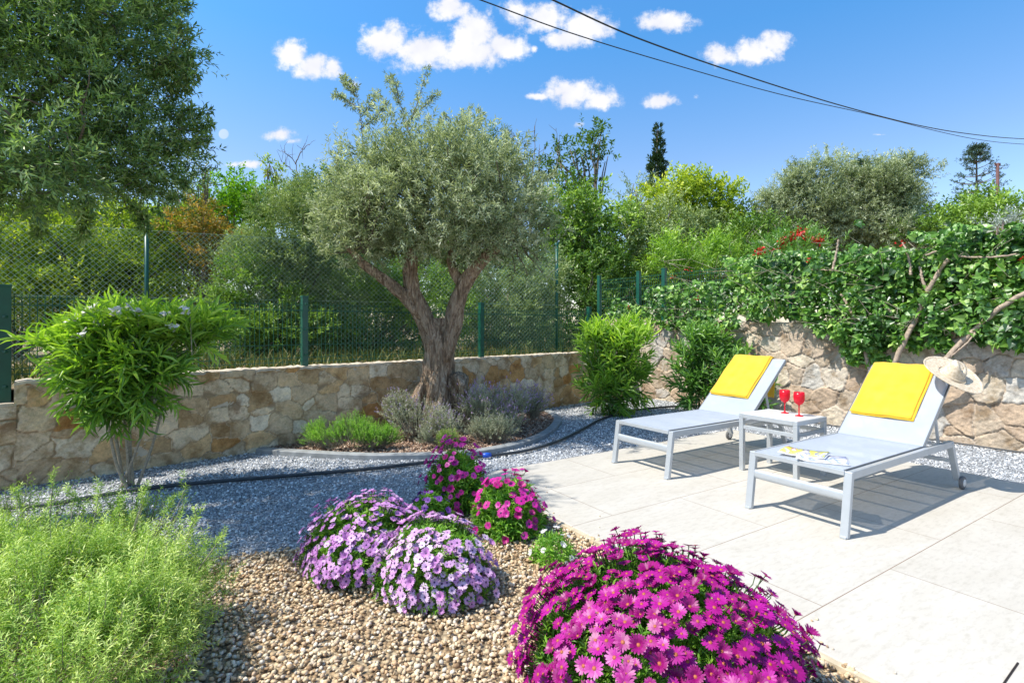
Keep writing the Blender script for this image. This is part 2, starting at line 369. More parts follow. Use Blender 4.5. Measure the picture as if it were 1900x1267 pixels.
def vor_gravel(name, stops, scale, bump, dark):
    m, nt, out = mat(name); t = N(nt, 'ShaderNodeTexCoord')
    v = N(nt, 'ShaderNodeTexVoronoi', {'Vector': t.outputs['Object'], 'Scale': scale})
    hsv = N(nt, 'ShaderNodeSeparateColor', {0: v.outputs['Color']})
    c = ramp(nt, hsv.outputs[0], stops)
    dk = ramp(nt, v.outputs['Distance'], [(.35, (1, 1, 1)), (.75, (dark,) * 3)])
    mx = N(nt, 'ShaderNodeMix', {0: 1.0, 6: c, 7: dk}, data_type='RGBA', blend_type='MULTIPLY')
    bp = N(nt, 'ShaderNodeBump', {'Strength': 1.0, 'Distance': bump, 'Height': v.outputs['Distance']}, invert=True)
    b = N(nt, 'ShaderNodeBsdfPrincipled', {'Base Color': mx.outputs[2], 'Roughness': .85, 'Normal': bp.outputs[0]}); nt.links.new(b.outputs[0], out.inputs[0]); return m
M_grey = vor_gravel('grey_gravel_ground', [(0, (.17, .185, .20)), (.5, (.36, .38, .405)), (1, (.64, .66, .68))], 75, .012, .5)
M_ochre = vor_gravel('ochre_gravel_ground', [(0, (.26, .17, .09)), (.5, (.42, .31, .18)), (1, (.55, .45, .30))], 45, .02, .5)
def sheet(name, pts, z, m):
    mb = MB(); pts = np.array([[p[0], p[1], z] for p in pts]); mb.add(pts, np.arange(len(pts))[None]); o = mb.build(name, m); tag(o, kind='structure'); return o
sheet('ground', [(-500, -500), (500, -500), (500, 500), (-500, 500)], -.07, M_soil)
# left (low) wall line and right (tall) wall line
WL0 = np.array([-2.47, 6.05, 0]); WLD = unit(np.array([.744, .668, 0])); WLN = np.array([WLD[1], -WLD[0], 0])  # normal towards the garden
WR0 = np.array([4.46, 7.30, 0]); WRD = unit(np.array([-.56, .828, 0])); WRN = np.array([-WRD[1], WRD[0], 0]) * 1.0
if WRN @ (np.zeros(3) - WR0) < 0: WRN = -WRN
def lin(p, d, u):      # parameter on a ground line seen at photo column u
    k = (u - U0) / FPX
    return float((k * p[1] - p[0]) / (d[0] - k * d[1]))
tc_ = np.linalg.solve(np.array([[WLD[0], -WRD[0]], [WLD[1], -WRD[1]]]), (WR0 - WL0)[:2])
CORNER = WL0 + WLD * tc_[0]
rw_end = WR0 - WRD * 4.5
lw_end = WL0 - WLD * 6.5
sheet('gravel_bed', [lw_end[:2] + WLN[:2] * 0, CORNER[:2], rw_end[:2], (8, 1), (8, -3), (-8, -3)], -.03, M_grey)
sheet('terrain', [lw_end[:2] - WLN[:2] * .1, CORNER[:2] - WLN[:2] * .1 - WRN[:2] * .1, rw_end[:2] - WRN[:2] * .1, (500, -300), (500, 500), (-500, 500), (-500, -300)], .80, M_soil)
# ochre pebble bed
PC = G(872, 881)[:2]; PE = G(1653, 1267)[:2]; pe_dir = (PE - PC) / np.linalg.norm(PE - PC)
bd = [(-500, 1085), (-100, 1062), (370, 1030), (545, 1012), (690, 985), (800, 935), (866, 886)]
ochre_poly = [G(u, v)[:2] for u, v in bd] + [PC + pe_dir * .02, PC + pe_dir * 6.5, np.array([-6.5, -1.0])]
sheet('pebble_bed', ochre_poly, -.026, M_ochre)
def inpoly(p, poly):
    x, y = p[:, 0], p[:, 1]; ins = np.zeros(len(p), bool); n = len(poly)
    for i in range(n):
        x1, y1 = poly[i][:2]; x2, y2 = poly[(i + 1) % n][:2]
        c = ((y1 > y) != (y2 > y)) & (x < (x2 - x1) * (y - y1) / (y2 - y1 + 1e-12) + x1)
        ins ^= c
    return ins
# patio slab: local frame origin at its left corner, x along AX, y along -WX
def patio_mat():
    m, nt, out = mat('travertine_tiles'); t = N(nt, 'ShaderNodeTexCoord')
    mp = N(nt, 'ShaderNodeMapping', {'Vector': t.outputs['Object'], 'Location': (0.35, 0.006, 0)})
    br = N(nt, 'ShaderNodeTexBrick', {'Vector': mp.outputs[0], 'Color1': (0, 0, 0, 1), 'Color2': (1, 1, 1, 1), 'Mortar': (.5, .5, .5, 1), 'Scale': 1.0,
           'Mortar Size': .0022, 'Mortar Smooth': .1, 'Bias': 0.0, 'Brick Width': 1.44, 'Row Height': .722}, offset=.5, offset_frequency=2)
    st = N(nt, 'ShaderNodeMapping', {'Vector': t.outputs['Object'], 'Scale': (.9, 2.6, 1)})
    n1 = N(nt, 'ShaderNodeTexNoise', {'Vector': st.outputs[0], 'Scale': 2.2, 'Detail': 9.0, 'Roughness': .6})
    n2 = N(nt, 'ShaderNodeTexNoise', {'Vector': st.outputs[0], 'Scale': 14.0, 'Detail': 6.0, 'Roughness': .7})
    c1 = ramp(nt, n1.outputs[0], [(.30, (.45, .42, .365)), (.5, (.48, .452, .40)), (.70, (.51, .482, .432))])
    c2 = ramp(nt, n2.outputs[0], [(.33, (.86, .85, .83)), (.5, (1, 1, 1)), (.8, (1.04, 1.04, 1.03))])
    a = N(nt, 'ShaderNodeMix', {0: 1.0, 6: c1, 7: c2}, data_type='RGBA', blend_type='MULTIPLY')
    tv = ramp(nt, br.outputs['Color'], [(0, (.99, .985, .975)), (1, (1.03, 1.03, 1.025))])
    b_ = N(nt, 'ShaderNodeMix', {0: 1.0, 6: a.outputs[2], 7: tv}, data_type='RGBA', blend_type='MULTIPLY')
    mo = N(nt, 'ShaderNodeMix', {0: br.outputs['Fac'], 6: b_.outputs[2], 7: (.22, .15, .10, 1)}, data_type='RGBA')
    bh = N(nt, 'ShaderNodeMath', {0: n2.outputs[0], 1: .12}, operation='MULTIPLY')
    bh2 = N(nt, 'ShaderNodeMath', {0: bh.outputs[0], 1: br.outputs['Fac']}, operation='SUBTRACT')
    bp = N(nt, 'ShaderNodeBump', {'Strength': .6, 'Distance': .003, 'Height': bh2.outputs[0]})
    b = N(nt, 'ShaderNodeBsdfPrincipled', {'Base Color': mo.outputs[2], 'Roughness': .62, 'Specular IOR Level': .35, 'Normal': bp.outputs[0]})
    nt.links.new(b.outputs[0], out.inputs[0]); return m
M_patio = patio_mat()
PB_ = G(1356, 796)[:2]
plen = float((np.array([*PB_, 0]) - np.array([*PC, 0])) @ AX)
mb = MB(); mb.box((plen / 2, -5.0, -.075), (plen, 10, .15))
patio = mb.build('patio', M_patio, bevel=.006); patio.location = (PC[0], PC[1], 0); patio.rotation_euler = (0, 0, math.atan2(AX[1], AX[0])); tag(patio, kind='structure')
M_kerb = simple('kerb_stone', (.50, .42, .29), .8, noise=.25, scale=14, bump=.004)
pc3 = np.array([PC[0], PC[1], 0]); e0 = pc3 - AX * .018; mb = MB()
mb.beam(e0 + [0, 0, -.04] + WX * .3, e0 + WX * 9 + [0, 0, -.04], .03, .07)
tag(mb.build('patio_kerb', M_kerb), kind='structure')
# drainage slot in the patio, bottom right
p0 = G(1860, 1272); p1 = G(1889, 1230)
mb = MB(); mb.beam(p0 - (p1 - p0) * 3 + [0, 0, .001], p1 + [0, 0, .001], .006, .006)
tag(mb.build('joint_strip', simple('dark_bronze', (.05, .035, .03), .5, .6)), 'thin dark metal strip set in the patio at lower right', 'drain strip')

# ---- pebbles (stuff)
bm = bmesh.new(); bmesh.ops.create_icosphere(bm, subdivisions=2, radius=1); ICV = np.array([v.co[:] for v in bm.verts]); ICF = np.array([[v.index for v in f.verts] for f in bm.faces]); bm.free()
bm = bmesh.new(); bmesh.ops.create_icosphere(bm, subdivisions=1, radius=1); IC1V = np.array([v.co[:] for v in bm.verts]); IC1F = np.array([[v.index for v in f.verts] for f in bm.faces]); bm.free()
def rot_rand(n, tilt):
    az = rng.uniform(0, 6.283, n); tx = rng.normal(0, tilt, n); ty = rng.normal(0, tilt, n)
    cz, sz = np.cos(az), np.sin(az); cx, sx = np.cos(tx), np.sin(tx); cy, sy = np.cos(ty), np.sin(ty)
    Z = np.zeros(n); O = np.ones(n)
    Rz = np.stack([cz, -sz, Z, sz, cz, Z, Z, Z, O], -1).reshape(n, 3, 3); Rx = np.stack([O, Z, Z, Z, cx, -sx, Z, sx, cx], -1).reshape(n, 3, 3); Ry = np.stack([cy, Z, sy, Z, O, Z, -sy, Z, cy], -1).reshape(n, 3, 3)
    return Rx @ Ry @ Rz
def stones(pos, size, name, m, VV, FF, flat=(.45, .8), ang=.18, smooth=True, tilt=.35):
    n = len(pos); k = len(VV)
    sc = np.stack([np.ones(n), rng.uniform(.6, .95, n), rng.uniform(*flat, n)], 1) * size[:, None]
    V = VV[None] * (1 + ang * rng.normal(size=(n, k, 1))) * sc[:, None]
    V = np.einsum('nij,nkj->nki', rot_rand(n, tilt), V) + pos[:, None]
    F = (FF[None] + (np.arange(n) * k)[:, None, None]).reshape(-1, 3)
    mb = MB(); mb.add(V.reshape(-1, 3), F, 0, smooth, rnd=np.repeat(rng.random(n), k)); o = mb.build(name, m); tag(o, kind='stuff'); return o
M_peb = rndmat('ochre_pebble', [(.24, .15, .08), (.46, .33, .19), (.60, .47, .30), (.68, .57, .39), (.54, .35, .19), (.47, .41, .33), (.76, .67, .52)], .7, bump=.002, scale=120, var=.18)
n = 38000; pp = np.stack([rng.uniform(-2.9, 1.9, n), rng.uniform(1.25, 4.5, n)], 1)
pp = pp[inpoly(pp, ochre_poly)]
lay = rng.random(len(pp))
sz = rng.uniform(.0068, .0145, len(pp)) * np.where(rng.random(len(pp)) < .1, 1.35, 1)
pos = np.stack([pp[:, 0], pp[:, 1], -.026 + sz * .3 + lay * .016], 1)
ns = 46; sp_t = rng.uniform(.4, 4.2, ns); sp_o = .03 + .35 * rng.random(ns) ** 3; sp_p = np.array([PC + pe_dir * t_ + AX[:2] * o_ for t_, o_ in zip(sp_t, sp_o)]); sp_s = rng.uniform(.004, .009, ns)
pos = np.vstack([pos, np.column_stack([sp_p, sp_s * .5])]); sz = np.append(sz, sp_s)
o = stones(pos, sz, 'ochre_pebbles', M_peb, IC1V, IC1F, (.4, .8), .13)
tag(o, 'ochre and beige rounded pebbles covering the bed in front', 'pebbles')
M_ggr = rndmat('grey_gravel', [(.14, .145, .155), (.31, .32, .335), (.45, .47, .49), (.65, .665, .675), (.88, .88, .87)], .75, scale=150, var=.2)
OCT = np.array([[1, 0, 0], [-1, 0, 0], [0, 1, 0], [0, -1, 0], [0, 0, 1], [0, 0, -1]], float); OCF = np.array([[0, 2, 4], [2, 1, 4], [1, 3, 4], [3, 0, 4], [2, 0, 5], [1, 2, 5], [3, 1, 5], [0, 3, 5]])
n = 150000; pp = np.stack([rng.uniform(-6.5, 8, n), 2.2 + 9 * rng.random(n) ** 1.3], 1)
patio_poly = [PC, PB_, PB_ + WX[:2] * 10, PC + WX[:2] * 10]
k = (np.abs(pp[:, 0]) < pp[:, 1] * 1.05 + .3) & ~inpoly(pp, ochre_poly) & ~inpoly(pp, patio_poly)
k &= inpoly(pp, [lw_end[:2], CORNER[:2], rw_end[:2], (9, 0), (-9, 0)])
pp = pp[k]
sz = rng.uniform(.006, .0115, len(pp)) * (1 + .04 * pp[:, 1])
o = stones(np.stack([pp[:, 0], pp[:, 1], -.03 + sz * .4], 1), sz, 'grey_gravel', M_ggr, OCT, OCF, (.5, .9), .25, False, .6)
tag(o, 'blue grey crushed stone gravel between wall and patio', 'gravel')

# ---- mulch bed with its concrete ring edging round the olive
ring = np.array([(-2.75, 5.72), (-2.3, 5.60), (-1.42, 5.45), (-.54, 5.56), (.02, 5.95), (.38, 6.5), (.60, 7.2), (.66, 7.75), (.55, 8.35)])
def spline(pts, n):
    pts = np.asarray(pts, float); K = len(pts); t = np.linspace(0, K - 1, n); out = []
    for x in t:
        i = min(int(x), K - 2); f = x - i
        p0, p1, p2, p3 = pts[max(i - 1, 0)], pts[i], pts[i + 1], pts[min(i + 2, K - 1)]
        out.append(.5 * ((2 * p1) + (-p0 + p2) * f + (2 * p0 - 5 * p1 + 4 * p2 - p3) * f * f + (-p0 + 3 * p1 - 3 * p2 + p3) * f ** 3))
    return np.array(out)
rs = spline(ring, 60); M_conc = simple('grey_concrete', (.25, .265, .27), .85, noise=.22, scale=12, bump=.003)
T = unit(np.gradient(rs, axis=0)); Nr = np.stack([T[:, 1], -T[:, 0]], 1); mb = MB()
prof = [(-.055, -.04), (-.055, .018), (-.045, .026), (.045, .026), (.055, .018), (.055, -.04)]
V = np.array([[[rs[i, 0] + Nr[i, 0] * a, rs[i, 1] + Nr[i, 1] * a, b] for a, b in prof] for i in range(60)]); K = len(prof)
i = np.arange(59)[:, None] * K; j = np.arange(K - 1)
mb.add(V.reshape(-1, 3), np.stack([i + j, i + j + 1, i + K + j + 1, i + K + j], -1).reshape(-1, 4), 0, False)
tag(mb.build('garden_edging', M_conc), 'curved grey concrete edging around the bed under the olive tree', 'edging')
M_mulch = rndmat('bark_chip', [(.16, .09, .06), (.30, .19, .13), (.42, .30, .22), (.55, .45, .36)], .9)
mulch_poly = [p for p in rs] + [WL0[:2] + WLD[:2] * 3.9, WL0[:2] - WLD[:2] * .25]
sheet('mulch_bed', mulch_poly, -.012, simple('mulch_soil', (.20, .13, .09), .95, noise=.4, scale=50, bump=.01))
n = 22000; pp = np.stack([rng.uniform(-2.8, .7, n), rng.uniform(5.3, 8.6, n)], 1); pp = pp[inpoly(pp, mulch_poly)]
o = stones(np.stack([pp[:, 0], pp[:, 1], np.full(len(pp), .0) + rng.random(len(pp)) * .015], 1), rng.uniform(.010, .022, len(pp)), 'bark_mulch', M_mulch, OCT, OCF, (.15, .35), .25, False, .5)
tag(o, 'reddish brown bark chips on the bed around the olive trunk', 'mulch')

# ================================================================ STONE WALLS
def stone_wall(name, label, P0, d, nrm, L, z0, ztop, cell, seed, mstone, mtop, thick=.24, sharp=.012, relief=.018, asp=1.3, blocky=False, capc=.02, step=.013):
    rg = np.random.default_rng(seed)
    root = thing(name, label, 'stone wall', tuple(P0))
    H = max(ztop(0), ztop(L)) - z0
    nx = int(L / step); nz_ = int(H / step); s = np.linspace(0, L, nx); t = np.linspace(0, 1, nz_)
    S, Tt = np.meshgrid(s, t, indexing='ij'); Zt = z0 + (np.array([ztop(x) for x in s])[:, None] - z0) * Tt
    x = S.ravel(); z = Zt.ravel() - z0
    wx = x + .05 * np.sin(z * 13 + 2 * np.sin(x * 5)) * cell + .004 * np.sin(z * 61 + x * 37); wz = z + .05 * np.sin(x * 11 + 2 * np.sin(z * 7)) * cell + .004 * np.sin(x * 57 - z * 33)
    cx = cell * asp; cz = cell
    ci = np.floor(wx / cx).astype(int); cj = np.floor(wz / cz).astype(int)
    gi, gj = int(L / cx) + 8, int(H / cz) + 8
    jx = rg.uniform(.08, .92, (gi, gj)) ; jz = rg.uniform(.08, .92, (gi, gj)); val = rg.random((gi, gj)); tl = rg.normal(size=(gi, gj, 2)); wgt = rg.uniform(-.16, .16, (gi, gj)) * cell
    F1 = np.full(x.shape, 9.); F2 = np.full(x.shape, 9.); vid = np.zeros(x.shape); TX = np.zeros(x.shape); TZ = np.zeros(x.shape); DX = np.zeros(x.shape); DZ = np.zeros(x.shape)
    for a in range(-2, 3):
        for b in range(-2, 3):
            ii = np.clip(ci + a + 3, 0, gi - 1); jj = np.clip(cj + b + 3, 0, gj - 1)
            px = (ii - 3 + jx[ii, jj]) * cx; pz = (jj - 3 + jz[ii, jj]) * cz
            dx = (wx - px) / asp; dz = wz - pz
            dd = (np.maximum(np.abs(dx), np.abs(dz)) * .8 + np.hypot(dx, dz) * .2 if blocky else np.hypot(dx, dz)) + wgt[ii, jj]
            cl = dd < F1
            F2 = np.where(cl, F1, np.minimum(F2, dd)); F1 = np.where(cl, dd, F1); vid = np.where(cl, val[ii, jj], vid)
            TX = np.where(cl, tl[ii, jj, 0], TX); TZ = np.where(cl, tl[ii, jj, 1], TZ); DX = np.where(cl, dx, DX); DZ = np.where(cl, dz, DZ)
    e = (F2 - F1) / 2; q = np.clip(e / sharp, 0, 1); q = q * q * (3 - 2 * q)
    h = relief * q * (.7 + .5 * vid) + q * (TX * DX + TZ * DZ) * .07 + .003 * np.sin(x * 43 + 3 * np.sin(z * 29)) * q + .0025 * rg.normal(size=x.shape) * q
    V = P0[None] + d[None] * x[:, None] + nrm[None] * h[:, None]; V[:, 2] = z + z0
    a = (np.arange(nx - 1)[:, None] * nz_ + np.arange(nz_ - 1)); F = np.stack([a, a + nz_, a + nz_ + 1, a + 1], -1).reshape(-1, 4)
    mb = MB(); mb.add(V, F, 0, True, rnd=vid, joint=1 - q); mb.build('stone_face', mstone, root)
    mb = MB(); a_, b_ = P0 - nrm * .004, P0 + d * L - nrm * .004
    bk = -nrm * thick
    zt0, zt1 = ztop(0), ztop(L)
    V = np.array([a_ + [0, 0, z0 - .1], b_ + [0, 0, z0 - .1], b_ + bk + [0, 0, z0 - .1], a_ + bk + [0, 0, z0 - .1], a_ + [0, 0, zt0 - .02], b_ + [0, 0, zt1 - .02], b_ + bk + [0, 0, zt1 - .02], a_ + bk + [0, 0, zt0 - .02]])
    mb.add(V, np.array([[0, 3, 2, 1], [4, 5, 6, 7], [0, 1, 5, 4], [1, 2, 6, 5], [2, 3, 7, 6], [3, 0, 4, 7]])); mb.build('wall_core', mtop, root)
    # mortar coping following the top, uneven front edge
    K = int(L / .04); ss = np.linspace(0, L, K); mb = MB()
    fr = .012 + .008 * np.sin(ss * 7 + 2 * np.sin(ss * 3.1)) + .004 * rg.normal(size=K); zz = np.array([ztop(v) for v in ss]) + .004 * rg.normal(size=K)
    base = P0[None] + d[None] * ss[:, None]
    r1 = base + nrm * fr[:, None] + np.array([0, 0, 1]) * (zz - .022)[:, None]; r2 = base + nrm * (fr[:, None] - .004) + np.array([0, 0, 1]) * (zz + .004)[:, None]
    r3 = base + bk * 1.03 + np.array([0, 0, 1]) * (zz + .006)[:, None]; r4 = base + bk * 1.03 + np.array([0, 0, 1]) * (zz - .03)[:, None]
    V = np.stack([r1, r2, r3, r4], 1).reshape(-1, 3); i = np.arange(K - 1)[:, None] * 4; j = np.arange(4); j2 = (j + 1) % 4
    mb.add(V, [np.stack([i + j, i + j2, i + 4 + j2, i + 4 + j], -1).reshape(-1, 4), np.array([[0, 1, 2, 3]]), np.array([[3, 2, 1, 0]]) + (K - 1) * 4])
    mb.build('coping', mtop, root)
    return root
def wall_mat(name, stops, jointc, stain):
    m, nt, out = mat(name); at = N(nt, 'ShaderNodeAttribute', attribute_name='rnd'); jt = N(nt, 'ShaderNodeAttribute', attribute_name='joint')
    k = len(stops); col = ramp(nt, at.outputs['Fac'], [(i / (k - 1), s) for i, s in enumerate(stops)], 'CONSTANT')
    t = N(nt, 'ShaderNodeTexCoord'); n1 = N(nt, 'ShaderNodeTexNoise', {'Vector': t.outputs['Object'], 'Scale': 5.0, 'Detail': 8.0, 'Roughness': .65}); n2 = N(nt, 'ShaderNodeTexNoise', {'Vector': t.outputs['Object'], 'Scale': 45.0, 'Detail': 6.0, 'Roughness': .7})
    v1 = ramp(nt, n1.outputs[0], [(.36, (.62, .55, .46)), (.5, (1, 1, 1)), (.64, (1.22, 1.2, 1.16))]); v2 = ramp(nt, n2.outputs[0], [(.3, (.75, .75, .75)), (.7, (1.18, 1.18, 1.18))])
    a = N(nt, 'ShaderNodeMix', {0: 1.0, 6: col, 7: v1}, data_type='RGBA', blend_type='MULTIPLY'); b_ = N(nt, 'ShaderNodeMix', {0: 1.0, 6: a.outputs[2], 7: v2}, data_type='RGBA', blend_type='MULTIPLY')
    n3 = N(nt, 'ShaderNodeTexNoise', {'Vector': t.outputs['Object'], 'Scale': 3.3, 'Detail': 9.0, 'Roughness': .7, 'Distortion': .5}); f3 = ramp(nt, n3.outputs[0], [(.56, (0, 0, 0)), (.66, (.8, .8, .8))])
    s_ = N(nt, 'ShaderNodeMix', {0: f3, 6: b_.outputs[2], 7: c4(stain)}, data_type='RGBA')
    j = N(nt, 'ShaderNodeMix', {0: jt.outputs['Fac'], 6: s_.outputs[2], 7: c4(jointc)}, data_type='RGBA')
    bp = N(nt, 'ShaderNodeBump', {'Strength': 1.0, 'Distance': .006, 'Height': n2.outputs[0]})
    b = N(nt, 'ShaderNodeBsdfPrincipled', {'Base Color': j.outputs[2], 'Roughness': .85, 'Specular IOR Level': .25, 'Normal': bp.outputs[0]}); nt.links.new(b.outputs[0], out.inputs[0]); return m
M_wallL = wall_mat('beige_block_stone', [(.64, .47, .28), (.76, .61, .42), (.52, .35, .18), (.80, .68, .50), (.70, .47, .24), (.76, .60, .40), (.56, .30, .11), (.62, .47, .30), (.84, .74, .57)], (.34, .24, .14), (.26, .16, .085))
M_wallR = wall_mat('crazy_flag_stone', [(.44, .36, .27), (.49, .43, .35), (.42, .32, .23), (.48, .45, .40), (.52, .45, .35), (.42, .39, .35), (.46, .37, .28), (.54, .49, .41)], (.50, .40, .30), (.36, .27, .20))
M_cap = simple('wall_mortar', (.58, .49, .37), .9, noise=.2, scale=10, bump=.004)
tS = lin(WL0, WLD, 26); zl = .872
stone_wall('stone_wall', 'long low beige block stone wall below the green panel fence', WL0 + WLD * tS, WLD, WLN, tc_[0] - tS + .02, -.03, lambda s: zl, .175, 3, M_wallL, M_cap, blocky=True, asp=1.35, sharp=.0055, relief=.013)
stone_wall('stone_wall', 'short lower step of the beige stone wall at the left frame edge', WL0 + WLD * (tS - 3.2), WLD, WLN, 3.215, -.03, lambda s: .69, .20, 5, M_wallL, M_cap, blocky=True, asp=1.25)
tR0 = lin(WR0, WRD, 1108)      # far end (beyond the corner)
tR1 = -4.3
stone_wall('stone_wall', 'tall crazy stone wall behind the sun loungers under the climber', WR0 + WRD * tR0, -WRD, WRN, tR0 - tR1, -.03,
           lambda s: 1.49 - (1.49 - 1.345) * min(1, s / (tR0 - lin(WR0, WRD, 1883))), .25, 9, M_wallR, M_cap, sharp=.007, relief=.034, asp=1.25)
# rubble face of raised soil behind, hidden by walls: nothing needed

# ================================================================ FENCES
M_fgreen = simple('green_powder_coat', (.006, .085, .055), .4, noise=.15, scale=8)
M_wire = simple('green_wire', (.012, .10, .06), .5)
def mesh_panel(root, A, B, z0, z1, pitch=.05):
    A = np.array(A, float); B = np.array(B, float); L = np.linalg.norm(B - A); d = (B - A) / L; n = np.array([d[1], -d[0], 0]); mb = MB()
    for x in np.arange(pitch / 2, L, pitch):
        p = A + d * x; mb.beam(p + [0, 0, z0], p + [0, 0, z1 + .03], .0048, .0048, up=(0, 1, 0))
    rows = list(np.arange(z0 + .03, z1, .2)) + [z0 + .08, z1, z1 - .06]
    for z in rows: mb.beam(A + n * .005 + [0, 0, z], B + n * .005 + [0, 0, z], .006, .006)
    mb.build('mesh_panel', M_wire, root)
def fpost(root, p, z0, z1, w=.065):
    mb = MB(); mb.box((p[0], p[1], (z0 + z1) / 2), (w, w, z1 - z0), np.array([[WLD[0], -WLD[1], 0], [WLD[1], WLD[0], 0], [0, 0, 1]]))
    mb.box((p[0], p[1], z1 + .008), (w + .008, w + .008, .02), np.array([[WLD[0], -WLD[1], 0], [WLD[1], WLD[0], 0], [0, 0, 1]]))
    for z in np.arange(z0 + .15, z1, .3): mb.box((p[0] + WLN[0] * .036, p[1] + WLN[1] * .036, z), (.03, .03, .02))
    mb.build('post', M_fgreen, root, bevel=.003)
FB = WL0 - WLN * .13
tt = [lin(FB, WLD, 10), lin(FB, WLD, 565), lin(FB, WLD, 893), lin(FB, WLD, 1093)]
root = thing('panel_fence', 'low green welded mesh fence on top of the beige garden wall', 'fence', tuple(FB))
for k_, t_ in enumerate(tt): p = FB + WLD * t_; fpost(root, p, .68 if k_ == 0 else .86, 1.69, .075 if k_ == 0 else .068)
for a_, b_ in zip(tt[:-1], tt[1:]): mesh_panel(root, FB + WLD * (a_ + .03), FB + WLD * (b_ - .03), .90, 1.60)
mesh_panel(root, FB + WLD * (tt[0] - 2.4), FB + WLD * (tt[0] - .03), .74, 1.60)
# panel fence on top of the tall wall, seen at the corner and through the climber
FR_ = WR0 - WRN * .12
root = thing('panel_fence', 'green mesh fence on the tall stone wall, mostly behind the climber', 'fence', tuple(FR_))
us = [1112, 1185, 1232, 1470]
tr_ = [lin(FR_, WRD, u) for u in us]
for t_ in tr_: fpost(root, FR_ + WRD * t_, 1.42, 2.42, .07)
for a_, b_ in zip(tr_[:-1], tr_[1:]): mesh_panel(root, FR_ + WRD * a_, FR_ + WRD * b_, 1.5, 2.32)
# tall chain-link fence behind the low one
root = thing('chain_link_fence', 'tall dark green chain link fence with round posts behind the low fence', 'fence', tuple(P(272, 560, 7.4)))
A = np.array([*P(272, 0, 7.4)[:2], .8]); B = np.array([*P(1033, 0, 10.0)[:2], .8]); Cc = A + (A - B) * .55
d = unit(B - A)
for q, h in ((A, 2.02), (B, 2.12)):
    mb = MB(); mb.tube([q, q + [0, 0, h]], .028, 12); mb.lathe([(0, .03), (.03, .02), (.04, -.01), (.04, -.03)], 12, c=q + [0, 0, h]); mb.build('post', M_fgreen, root)
mb = MB(); H = 1.9; sp_ = .075; Lf = np.linalg.norm(B - Cc)
for x in np.arange(-H, Lf, sp_):
    for sgn in (1, -1):
        a0 = max(0, -x); a1 = min(H, Lf - x)
        if a1 <= a0: continue
        if sgn == 1: p, q = Cc + d * (x + a0) + [0, 0, a0], Cc + d * (x + a1) + [0, 0, a1]
        else: p, q = Cc + d * (x + a0) + [0, 0, H - a0], Cc + d * (x + a1) + [0, 0, H - a1]
        mb.beam(p, q, .0034, .0034, up=(d[1], -d[0], 0))
for z in (.02, H / 2, H): mb.beam(Cc + [0, 0, z], B + [0, 0, z], .005, .005)
mb.build('chain_link_mesh', simple('galvanised_green_wire', (.30, .42, .32), .4, .2), root)

# ================================================================ LOUNGERS
M_alu = simple('grey_painted_aluminium', (.46, .49, .51), .38, .35, noise=.04, scale=15)
M_edge = simple('dark_sling_edge', (.10, .11, .12), .7)
def sling_mat():
    m, nt, out = mat('pale_blue_sling'); t = N(nt, 'ShaderNodeTexCoord')
    w = N(nt, 'ShaderNodeTexNoise', {'Vector': t.outputs['Object'], 'Scale': 6.0, 'Detail': 6.0})
    c = ramp(nt, w.outputs[0], [(.3, (.53, .59, .67)), (.7, (.59, .65, .73))])
    wv = N(nt, 'ShaderNodeTexWave', {'Vector': t.outputs['Object'], 'Scale': 160.0}, wave_type='BANDS', bands_direction='Y')
    bp = N(nt, 'ShaderNodeBump', {'Strength': .3, 'Distance': .001, 'Height': wv.outputs[0]})
    b = N(nt, 'ShaderNodeBsdfPrincipled', {'Base Color': c, 'Roughness': .6, 'Specular IOR Level': .3, 'Normal': bp.outputs[0]})
    tr = N(nt, 'ShaderNodeBsdfTransparent'); tl = N(nt, 'ShaderNodeBsdfTranslucent', {'Color': (.6, .62, .66, 1)})
    m1 = N(nt, 'ShaderNodeMixShader', {0: .25, 1: b.outputs[0], 2: tl.outputs[0]}); m2 = N(nt, 'ShaderNodeMixShader', {0: .36, 1: m1.outputs[0], 2: tr.outputs[0]})
    nt.links.new(m2.outputs[0], out.inputs[0]); return m
M_sling = sling_mat()
M_rub = simple('grey_rubber', (.12, .12, .12), .7); M_hub = simple('pale_wheel_hub', (.6, .6, .58), .5)
LW, LT = .66, .41; BH, BL, BA = 1.27, .86, R(41.0)
